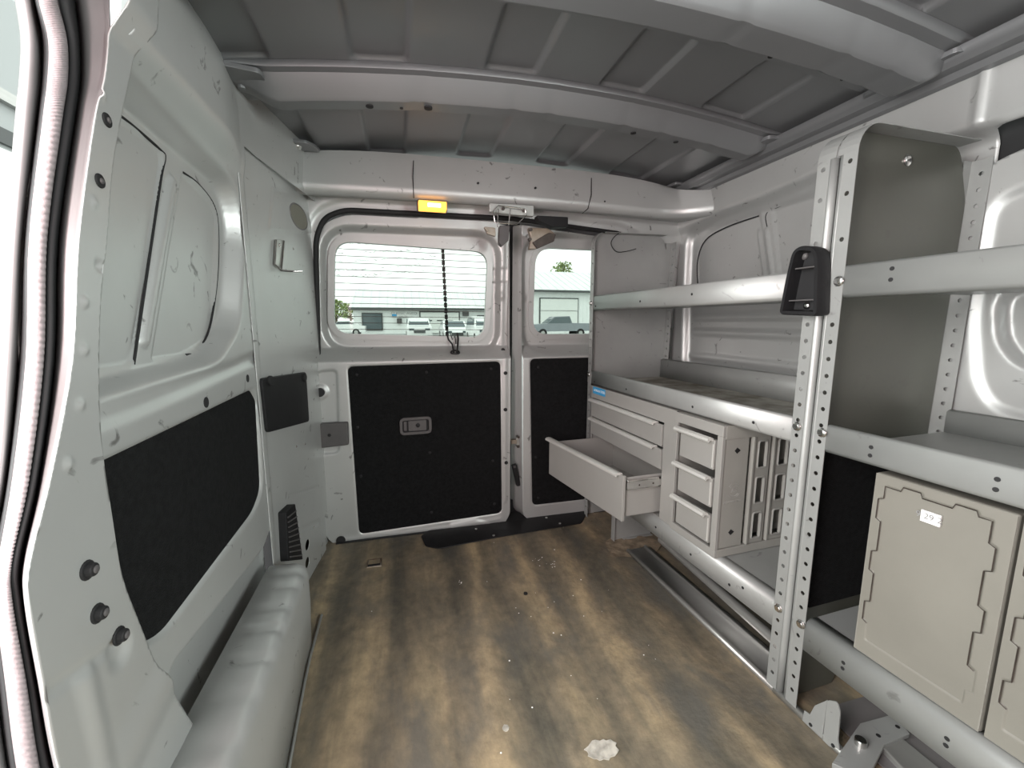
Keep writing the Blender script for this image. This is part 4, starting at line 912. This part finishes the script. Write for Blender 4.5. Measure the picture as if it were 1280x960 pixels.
# ---- folding crates (seen on their bases)
def crate(u0, u1, w0, w1, v0, depth, label, sticker=False):
    e = empty('folding_crate', rk((u0 + u1) / 2, v0 + depth / 2, w0), label, 'crate', 'folding crates on the bottom shelf')
    RB().box((u0, v0 + .004, w0), (u1, v0 + depth, w1)).build('body', 'crate_plastic', e, bevel=.003)
    # raised outer frame with tabbed inner edge
    a, b = u0 + .024, u1 - .018; lo, hi = w0 + .030, w1 - .020; t = .008
    tabs = []
    P = []
    def side(p0, p1, nx, nz, n=3):
        L = math.hypot(p1[0] - p0[0], p1[1] - p0[1]); dx, dz = (p1[0] - p0[0]) / L, (p1[1] - p0[1]) / L
        for i in range(n):
            for (s, o) in ((i + .22, 0), (i + .26, t), (i + .62, t), (i + .66, 0)):
                P.append((p0[0] + dx * L * s / n + nx * o, p0[1] + dz * L * s / n + nz * o))
    P.append((a, lo)); side((a, lo), (a, hi), -1, 0, 3); P.append((a, hi)); side((a, hi), (b, hi), 0, 1, 2); P.append((b, hi)); side((b, hi), (b, lo), 1, 0, 3); P.append((b, lo))
    Pn = np.array(P)
    # frame made as a pressed sheet: panel recessed inside tabbed outline
    def PC(U, V, D):
        X = RO[0] + RD[0] * U + RN[0] * (v0 - D + .002); Y = RO[1] + RD[1] * U + RN[1] * (v0 - D + .002); return X, Y, V
    fe = [(P, -.0035, .0022)]
    for z in (lo + (hi - lo) * k for k in (.25, .5, .75)): fe.append((strip([(a + .004, z), (b - .004, z)], .003), .002, .005))
    press('base_panel', PC, [(u0 + .001, w0 + .001), (u1 - .001, w0 + .001), (u1 - .001, w1 - .001), (u0 + .001, w1 - .001)], .0022, fe, m='crate_plastic', parent=e, solid=.0)
    mb = RB(); lp = P + [P[0]]
    mb.tube([(p[0], v0 - .0002, p[1]) for p in P[:-0 or None][3:-1:1]], .0009, 4); mb.build('groove', 'dark_steel', e)
    if sticker:
        s0 = rkp(1152, 637, v0); s1 = rkp(1175, 657, v0); ua, ub = s0[0], s1[0]; wst = rkp(1163, 648, v0)[1]
        st = RB().box((ub, v0 - .0006, wst - .009), (ua, v0 + .0028, wst + .010)).build('sticker', 'label_white', e)
        text('9 29 2', .0135, lambda a_, b_, c_: rk((ua + ub) / 2 + .002 - a_, v0 - .0010 - c_, wst + .001 + b_), 'ink', st)
    return e
vq = .012
uA0, uA1 = -.296, -.118
e_ = crate(uA0, uA1, .2190, .566, vq, .30, 'grey folding crate with a small white sticker, standing on the bottom shelf', True)
crate(uA0 - .187, uA0 - .004, .2190, .566, vq, .30, 'grey folding crate right of the stickered one, cut off by the frame')

# ================================================================== FLOOR FITTINGS
# aluminium floor track along the rack
def trackpt(px, py): p = onZ(px, py, .006); return p
tA, tB = onZ(783, 690, .0), onZ(1002, 899, .0); dirT = (tB - tA)[:2] / np.linalg.norm((tB - tA)[:2]); nT = np.array([-dirT[1], dirT[0]])
if nT[0] < 0: nT = -nT
LT = float(np.linalg.norm((tB - tA)[:2])) + .06
def TT(a, b, c): return np.array([tA[0] + dirT[0] * a + nT[0] * b, tA[1] + dirT[1] * a + nT[1] * b, c])
o = MB(TT).loft([[(a, b, c) for b, c in ((0, 0), (0, .010), (.010, .012), (.014, .007), (.070, .007), (.074, .014), (.080, .014), (.084, .004), (.100, .004))] for a in (0, LT - .13)]).loft([[(a, b, c) for b, c in ((-.001, 0), (-.001, .010), (.010, .012), (.012, .002))] for a in (LT - .13, LT + .12)]).build('floor_track', 'alloy', smooth=30, solid=.0015)
setp(o, 'scuffed aluminium channel track on the floor in front of the shelving', 'floor track')
p0, p1 = onZ(828, 676, .05), onZ(968, 800, .05)
p0 = np.array([p0[0], p0[1], .05]); ex = (p1 - p0); o = MB().cyl(p0 - ex * .02, p1 + ex * .1, .013, 20).build('steel_rod', 'alloy', smooth=50); setp(o, 'round metal bar lying under the bottom shelf beside the floor track', 'bar')
# front foot bracket of the rack
fb = empty('foot_bracket', rk(-.06, .0, 0), 'bent grey mounting bracket bolted at the foot of the shelving upright', 'bracket')
def fz(px, py, v): u, w = rkp(px, py, v); return (u, v, w)
b0 = [rkp(*q, -.004) for q in ((1003, 872), (1010, 862), (1036, 866), (1028, 928), (1007, 902))]
mb = RB(); poly = [rkp(*q, -.006) for q in ((1005, 888), (1012, 893), (1018, 882), (1034, 875), (1027, 927), (1002, 906))]
mb.add([(p[0], -.006, max(p[1], .001)) for p in poly] + [(p[0], -.003, max(p[1], .001)) for p in poly], [tuple(range(6)), tuple(range(11, 5, -1))] + [(i, (i + 1) % 6, 6 + (i + 1) % 6, 6 + i) for i in range(6)])
mb.build('face_plate', 'rack_paint', fb, bevel=.0008)
poly = rpoly([rkp(*q, -.006) for q in ((1034, 875), (1046, 877), (1050, 890), (1047, 925), (1051, 948), (1028, 928))], .006)
k = len(poly); mb = RB(); mb.add([(p[0], -.006, max(p[1], .0)) for p in poly] + [(p[0], -.003, max(p[1], .0)) for p in poly], [tuple(range(k)), tuple(range(2 * k - 1, k - 1, -1))] + [(i, (i + 1) % k, k + (i + 1) % k, k + i) for i in range(k)])
mb.build('side_tab', 'rack_paint', fb, bevel=.0008)
each('hole', 'black_rubber', fb, [rkp(*q, -.007) for q in ((1013, 906), (1041, 932))], lambda mb, p: mb.cyl((p[0], -.0075, p[1]), (p[0], -.005, p[1]), .0035, 10), T=rk)
# right wheel arch under the front bay and floor cross rail
rows = []
for y in np.linspace(.05, .80, 40):
    e = max(0, (y - .68) / .12); k = math.sqrt(max(0, 1 - e * e)) if e < 1 else 0; rows.append([(.985 + .05 * (1 - k), y, 0), (.99 + .05 * (1 - k), y, .10 * k), (1.005 + .04 * (1 - k), y, .128 * k), (1.04, y, .142 * k + .001), (1.15, y, .146 * k + .001)])
o = MB().loft(rows).build('wheel_arch', 'silver_paint', smooth=60, solid=.0016); setp(o, 'dark silver wheel arch box under the right-hand shelving bay', 'wheel arch')
cross = empty('mount_rail', rk(-.2, .1, .0), 'grey drilled mounting strap bolted down below the right shelving bay', 'mounting strap')
q = [onZ(*p, .02)[:2] for p in ((1040, 955), (1075, 905), (1118, 893), (1137, 918), (1105, 932), (1085, 975))]
MB().prism([tuple(p) for p in q], .012, .022).build('strap', 'rack_paint', cross, bevel=.001)
p = onZ(1076, 926, .03); MB().cyl((p[0], p[1], .02), (p[0], p[1], .034), .010, 20).build('bolt', 'chrome', cross, bevel=.002)
each('hole', 'black_rubber', cross, [onZ(*q, .023) for q in ((1098, 919), (1122, 908))], lambda mb, p: mb.cyl((p[0], p[1], .0212), (p[0], p[1], .0228), .004, 10))
q0, q1 = onZ(1115, 925, .012), onZ(1190, 985, .012)
o = MB().prism([tuple(onZ(*p, .012)[:2]) for p in ((1100, 933), (1125, 922), (1190, 975), (1150, 985))], .002, .016).build('floor_runner', 'alloy', bevel=.003); setp(o, 'metal floor runner at the bottom right under the shelving', 'floor track')

o = MB().box((.845, -.1, .001), (1.165, .60, .004)).build('trim_8', 'edge_paint'); o['kind'] = 'structure'
# tie-down recess, crumbs and paint on the floor
p = onZ(468, 704, 0); td = empty('tie_down', (p[0], p[1], 0), 'small square tie-down ring recessed in the floor near the left rear door', 'tie-down')
MB(lambda a, b, c: np.array([p[0] + a, p[1] + b, c])).loft([[(x * s, y * s, z) for x, y in ((-.022, -.022), (.022, -.022), (.022, .022), (-.022, .022))] for s, z in ((1.15, .0), (1.1, .003), (.9, .003), (.88, .0005))], closed=True).build('frame', 'dirty_steel', td)
MB(lambda a, b, c: np.array([p[0] + a, p[1] + b, c])).box((-.020, -.022, .001), (.020, -.012, .0045)).build('ring', 'black_rubber', td)
mat('old_paint', (.50, .47, .41), .8, 0, .45, 60)
def blob(px, py, r, seed, name, m, label, h=.0006, el=1.):
    rr = random.Random(seed); p = onZ(px, py, 0); n = 26
    pts = [(p[0] + r * el * (1 + rr.uniform(-.18, .12)) * math.cos(2 * math.pi * i / n), p[1] + r * (1 + rr.uniform(-.18, .12)) * math.sin(2 * math.pi * i / n)) for i in range(n)]
    o = MB().prism(pts, .0002, h + .0022).build(name, m); setp(o, label, 'stain'); return o
blob(752, 938, .020, 1, 'paint_stain', 'old_paint', 'large dried white paint splash on the floor at the bottom of the picture', el=1.7)
blob(632, 911, .007, 2, 'paint_stain', 'old_paint', 'small dried white paint spot on the floor left of the large splash')
blob(657, 743, .006, 3, 'black_chip', 'black_rubber', 'small black chip lying on the middle of the floor', h=.003)
mb = MB(); rr = random.Random(9)
for (cx_, cy_, n, s) in ((690, 705, 9, .02), (575, 728, 6, .012), (675, 700, 6, .012), (700, 745, 10, .12), (650, 860, 12, .25), (850, 800, 10, .2)):
    c = onZ(cx_, cy_, 0)
    for _ in range(n):
        x, y = c[0] + rr.gauss(0, s), c[1] + rr.gauss(0, s); r = rr.uniform(.0008, .0022)
        mb.dome((x, y, .0015), (0, 0, 1), r, r * .6, 6)
o = mb.build('grit', 'label_white'); setp(o, 'pale crumbs of grit scattered over the brown floor', 'grit', kind='stuff')
# dust drift around the support foot
p = rk(.66, .06, 0); rows = []; rr = random.Random(5)
def PDu(U, V, D): return p[0] + U, p[1] + V, D + .001
press('dirt_drift', PDu, [(float(a) , float(b)) for a, b in rpoly([(-.12, -.05), (.02, -.09), (.16, .02), (.17, .10), (.02, .11), (-.10, .05)], .03)], .006, m='dust',
      base=lambda U, V: .004 * np.exp(-((U - .03) ** 2 + V ** 2) / .006) + .001 * np.sin(U * 90) * np.sin(V * 110), solid=0)
setp(bpy.data.objects['dirt_drift'], 'drift of brown dirt on the floor at the far foot of the shelving', 'dirt', kind='stuff')

# ================================================================== OUTSIDE
GZ = -.50
o = MB().box((-80, -40, GZ - .1), (120, 160, GZ)).build('ground', 'asphalt'); o['kind'] = 'structure'
def opix(px, py, y): p = onY(px, py, y); return float(p[0]), float(p[2])
def building(name, label, D, x0, x1, eave, ridge, depth, roof_in):
    e = empty(name, ((x0 + x1) / 2, D + depth / 2, GZ), label, 'building')
    mb = MB(); n = int((x1 - x0) / .45)   # ribbed siding
    for i in range(n): a = x0 + (x1 - x0) * i / n; mb.box((a, D - .04, GZ), (a + .10, D, eave))
    mb.box((x0, D, GZ), (x1, D + depth, eave)).build('siding', 'white_siding', e)
    mb = MB(); mb.add([(x0 - .4, D - .6, eave), (x1 + .4, D - .6, eave), (x1 + .4 - roof_in, D + depth / 2, ridge), (x0 - .4 + roof_in, D + depth / 2, ridge), (x0 - .4, D + depth + .6, eave), (x1 + .4, D + depth + .6, eave)], [(0, 1, 2, 3), (3, 2, 5, 4), (0, 3, 4), (1, 2, 5), (0, 1, 5, 4)]).build('roof', 'roof_sheet', e)
    m2 = MB()
    for i in range(0, n, 2): a = x0 + (x1 - x0) * i / n; m2.tube([(a, D - .6, eave + .03), (a * 1. , D + depth / 2, ridge + .03)], .04, 4)
    m2.build('roof_seam', 'roof_sheet', e)
    MB().box((x0 - .4, D - .75, eave - .18), (x1 + .4, D - .55, eave + .06)).build('gutter', 'trim_dark', e)
    return e
D1 = 50.
x0, ze = opix(441, 385, D1); x1, _ = opix(640, 388, D1); _, zr_ = opix(500, 366, D1 + 5)
b1 = building('workshop_building', 'long low white workshop seen through the left rear window', D1, x0, x1 - .2, ze, zr_ + .6, 10, .6)
def wrect(parent, name, m, pxs, D, off=.08, th=.06):
    (xa, za), (xb, zb_) = opix(pxs[0], pxs[1], D), opix(pxs[2], pxs[3], D)
    return MB().box((xa, D - off - th, zb_), (xb, D - off, za)).build(name, m, parent)
w = wrect(b1, 'window', 'trim_dark', (452, 391, 479, 413), D1); wrect(w, 'pane', 'car_glass', (453.5, 392.5, 477.5, 411.5), D1, .15)
g = wrect(b1, 'garage_door', 'trim_dark', (524, 389, 575, 416), D1); wrect(g, 'door_leaf', 'garage_door', (525.5, 390.5, 573.5, 416), D1, .15)
for k in (536, 550, 562): wrect(g, 'door_window', 'trim_dark', (k - 4, 400, k + 4, 401.3), D1, .22)
s = wrect(b1, 'sign_board', 'label_white', (489, 390, 514, 396.5), D1); wrect(s, 'emblem', 'label_blue', (490, 392.6, 496, 395.2), D1, .15)
sc_ = onY(504, 392, D1 - .16)
text('CLASSIC AUTO', .42, lambda a, b, c: np.array([sc_[0] + .1 + a, sc_[1] - c, sc_[2] + .02 + b]), 'ink', s)
text('SALES', .34, lambda a, b, c: np.array([sc_[0] + a, sc_[1] - c, sc_[2] - .36 + b]), 'ink', s)
for q in ((496, 398, 502.5, 404), (578, 390, 585.5, 395)): wrect(b1, 'wall_unit', 'grey_plastic', q, D1, .08, .3)
wrect(b1, 'window', 'grey_plastic', (596, 394, 612, 402), D1)
D2 = 46.
x0, ze = opix(658, 363, D2); x1, _ = opix(800, 363, D2); _, zr_ = opix(700, 340, D2 + 8)
b2 = building('garage_building', 'tall pale garage building seen through the right rear window', D2, x0, x1, ze, zr_, 16, 0)
g = wrect(b2, 'garage_door', 'trim_dark', (674, 372, 722, 406), D2); wrect(g, 'door_leaf', 'garage_door', (675.2, 373.5, 720.8, 408), D2, .15); wrect(g, 'panel_line', 'grey_plastic', (675.2, 388, 720.8, 388.5), D2, .22)
def car(name, label, px, py_top, D, m, kind, face=-1, L=4.6, rot=math.pi / 2):
    """rot pi/2: nose towards the viewer"""
    x = onY(px, 410, D)[0]; e = empty(name, (x, D, GZ), label, 'car'); ca, sa = math.cos(rot), math.sin(rot)
    T = lambda a, b, c: np.array([x + a * ca - b * sa, D + a * sa + b * ca, GZ + c])
    W = .92
    if kind == 'suv': body = [(-2.25, .35), (-2.28, .75), (-2.15, .98), (-1.15, 1.08), (-.55, 1.62), (.9, 1.70), (1.9, 1.60), (2.2, 1.05), (2.28, .4)]; gls = [(-1.05, 1.10), (-.50, 1.56), (.9, 1.63), (1.85, 1.52), (2.0, 1.10)]; wh = (-1.45, 1.4)
    elif kind == 'truck': body = [(-2.9, .5), (-2.92, .95), (-2.7, 1.12), (-1.5, 1.2), (-.75, 1.82), (.75, 1.88), (.95, 1.25), (2.8, 1.22), (2.85, .55)]; gls = [(-1.4, 1.22), (-.72, 1.75), (.68, 1.80), (.82, 1.25)]; wh = (-1.9, 1.75)
    else: body = [(-2.2, .3), (-2.25, .6), (-2.0, .82), (-.95, .95), (-.3, 1.42), (.8, 1.45), (1.7, 1.0), (2.2, .95), (2.25, .35)]; gls = [(-.85, .97), (-.28, 1.36), (.75, 1.38), (1.5, 1.0)]; wh = (-1.4, 1.35)
    n = len(body); rows = []
    for s_, k in ((-1, .90), (-.97, .99), (-.75, 1.0), (.75, 1.0), (.97, .99), (1, .90)):
        rows.append([(a * (1 if k == 1 else (.995 if k > .95 else .985)), s_ * W * (1 if b < 1.1 else 1 - .18 * (b - 1.1) / .6), .35 + (b - .35) * k) for a, b in body])
    mb = MB(T).loft(rows); mb.f.append(tuple(range(n))); mb.f.append(tuple(range(5 * n, 6 * n))); mb.f += [(i * n, (i + 1) * n, (i + 1) * n + n - 1, i * n + n - 1) for i in range(5)]
    b_ = mb.build('body', m, e, smooth=35)
    mb = MB(T)
    for sd in (-1, 1): mb.prism([(a, b) for a, b in gls], sd * W * .93 - .02, sd * W * .93 + .02, 1)
    mb.build('side_window', 'car_glass', b_)
    a0_, a1_ = gls[0], gls[1]; mb = MB(T); mb.add([(a0_[0] - .06, -W * .82, a0_[1] + .02), (a0_[0] - .06, W * .82, a0_[1] + .02), (a1_[0] - .05, W * .72, a1_[1] + .03), (a1_[0] - .05, -W * .72, a1_[1] + .03)], [(0, 1, 2, 3)]).build('windscreen', 'car_glass', b_, solid=.02)
    fx = body[1][0]; zf = body[1][1]
    mb = MB(T); mb.box((fx - .03, -W * .45, zf - .22), (fx + .1, W * .45, zf + .0)).build('grille', 'trim_dark', b_)
    for sd in (-1, 1): MB(T).box((fx - .02, sd * W * .62 - .18, zf - .02), (fx + .2, sd * W * .62 + .18, zf + .12)).build('headlight', 'car_glass', b_)
    for wx in wh:
        for sd in (-1, 1): w_ = MB(T).cyl((wx, sd * W * .80, .34), (wx, sd * W * 1.02, .34), .34 if kind != 'truck' else .40, 24).build('wheel', 'tyre', e, bevel=.03); MB(T).cyl((wx, sd * W * 1.00, .34), (wx, sd * W * 1.04, .34), .2, 16).build('hub', 'alloy', w_)
    return e
car('parked_suv', 'white sport utility car parked facing the van, under the workshop sign', 523, 403, 34, 'car_white', 'suv')
car('parked_car', 'small white car parked behind the wiper blade', 567, 408, 32, 'car_white', 'sedan')
car('parked_suv', 'white car half hidden at the lower right corner of the left rear window', 606, 402, 27, 'car_white', 'suv')
car('parked_pickup', 'dark grey pickup truck parked side-on before the garage building', 699, 398, 37, 'car_grey', 'truck', rot=0)
car('parked_car', 'silver car parked left of the workshop', 428, 408, 45, 'car_white', 'sedan', rot=0)
def tree(px, y, z0, h, r, label, name, n=700):
    x = onY(px, 400, y)[0]; e = empty(name, (x, y, GZ), label, 'tree'); rr = random.Random(int(px)); mb = MB(); m = MB()
    m.tube([(x, y, GZ), (x + .1, y, GZ + h * .5), (x, y, GZ + h * .95)], [.22, .15, .04], 8)
    for k in range(12):
        t = rr.uniform(.45, .9); q = rr.uniform(0, 6.28); rad = r * (1.15 - t) * 1.3; m.tube([(x, y, GZ + h * t * .8), (x + rad * math.cos(q), y + rad * math.sin(q), GZ + h * t + .4)], [.07, .02], 5)
    m.build('trunk', 'bark', e)
    for k in range(n):
        t = rr.random() ** .7; q = rr.uniform(0, 6.28); rad = r * rr.random() ** .5 * (1.05 - .75 * t) * (1 + .3 * math.sin(5 * q + 9 * t)); c = np.array([x + rad * math.cos(q), y + rad * math.sin(q), GZ + h * (.42 + .58 * t)])
        s = rr.uniform(.12, .3); a = np.array([rr.gauss(0, 1) for _ in range(3)]); a /= np.linalg.norm(a); b = np.cross(a, [rr.gauss(0, 1) for _ in range(3)]); b /= np.linalg.norm(b)
        mb.add([tuple(c - a * s), tuple(c - b * s * .6), tuple(c + a * s), tuple(c + b * s * .6)], [(0, 1, 2, 3)])
    mb.build('foliage', 'foliage', e)
tree(702, 70, 0, 11.5, 3.6, 'pale green tree standing behind the garage building', 'leafy_tree', 900)
tree(420, 66, 0, 4.4, 2.6, 'low bushy tree far left beyond the workshop', 'leafy_tree', 500)
tree(438, 84, 0, 4.6, 3, 'low bushy tree just left of the workshop corner', 'leafy_tree', 400)
# vehicle beside the open door, far left
e = empty('parked_truck', (-4.2, 5.5, GZ), 'tall pale box truck parked outside beyond the open side door', 'truck')
T = lambda a, b, c: np.array([-3.0 + a, 5.5 + b, GZ + c])
MB(T).box((-2.4, -3.2, .9), (0, 3.2, 4.0)).build('box_body', 'truck_grey', e, bevel=.05)
MB(T).box((-2.3, -5.0, .5), (-.1, -3.25, 2.6)).build('cab', 'truck_grey', e, bevel=.12)
MB(T).box((-.02, -3.2, 2.72), (.03, 3.2, 2.84)).build('dark_moulding', 'trim_dark', e)
MB(T).box((-.02, -3.2, 3.05), (.05, 3.2, 3.14)).build('metal_rail', 'alloy', e)
MB(T).box((-.01, -3.1, 1.0), (.02, 3.1, 2.68)).build('side_panel', 'white_siding', e)
for wy in (-4.1, 1.8): MB(T).cyl((-.35, wy, .45), (-.05, wy, .45), .45, 24).build('wheel', 'tyre', e, bevel=.02)
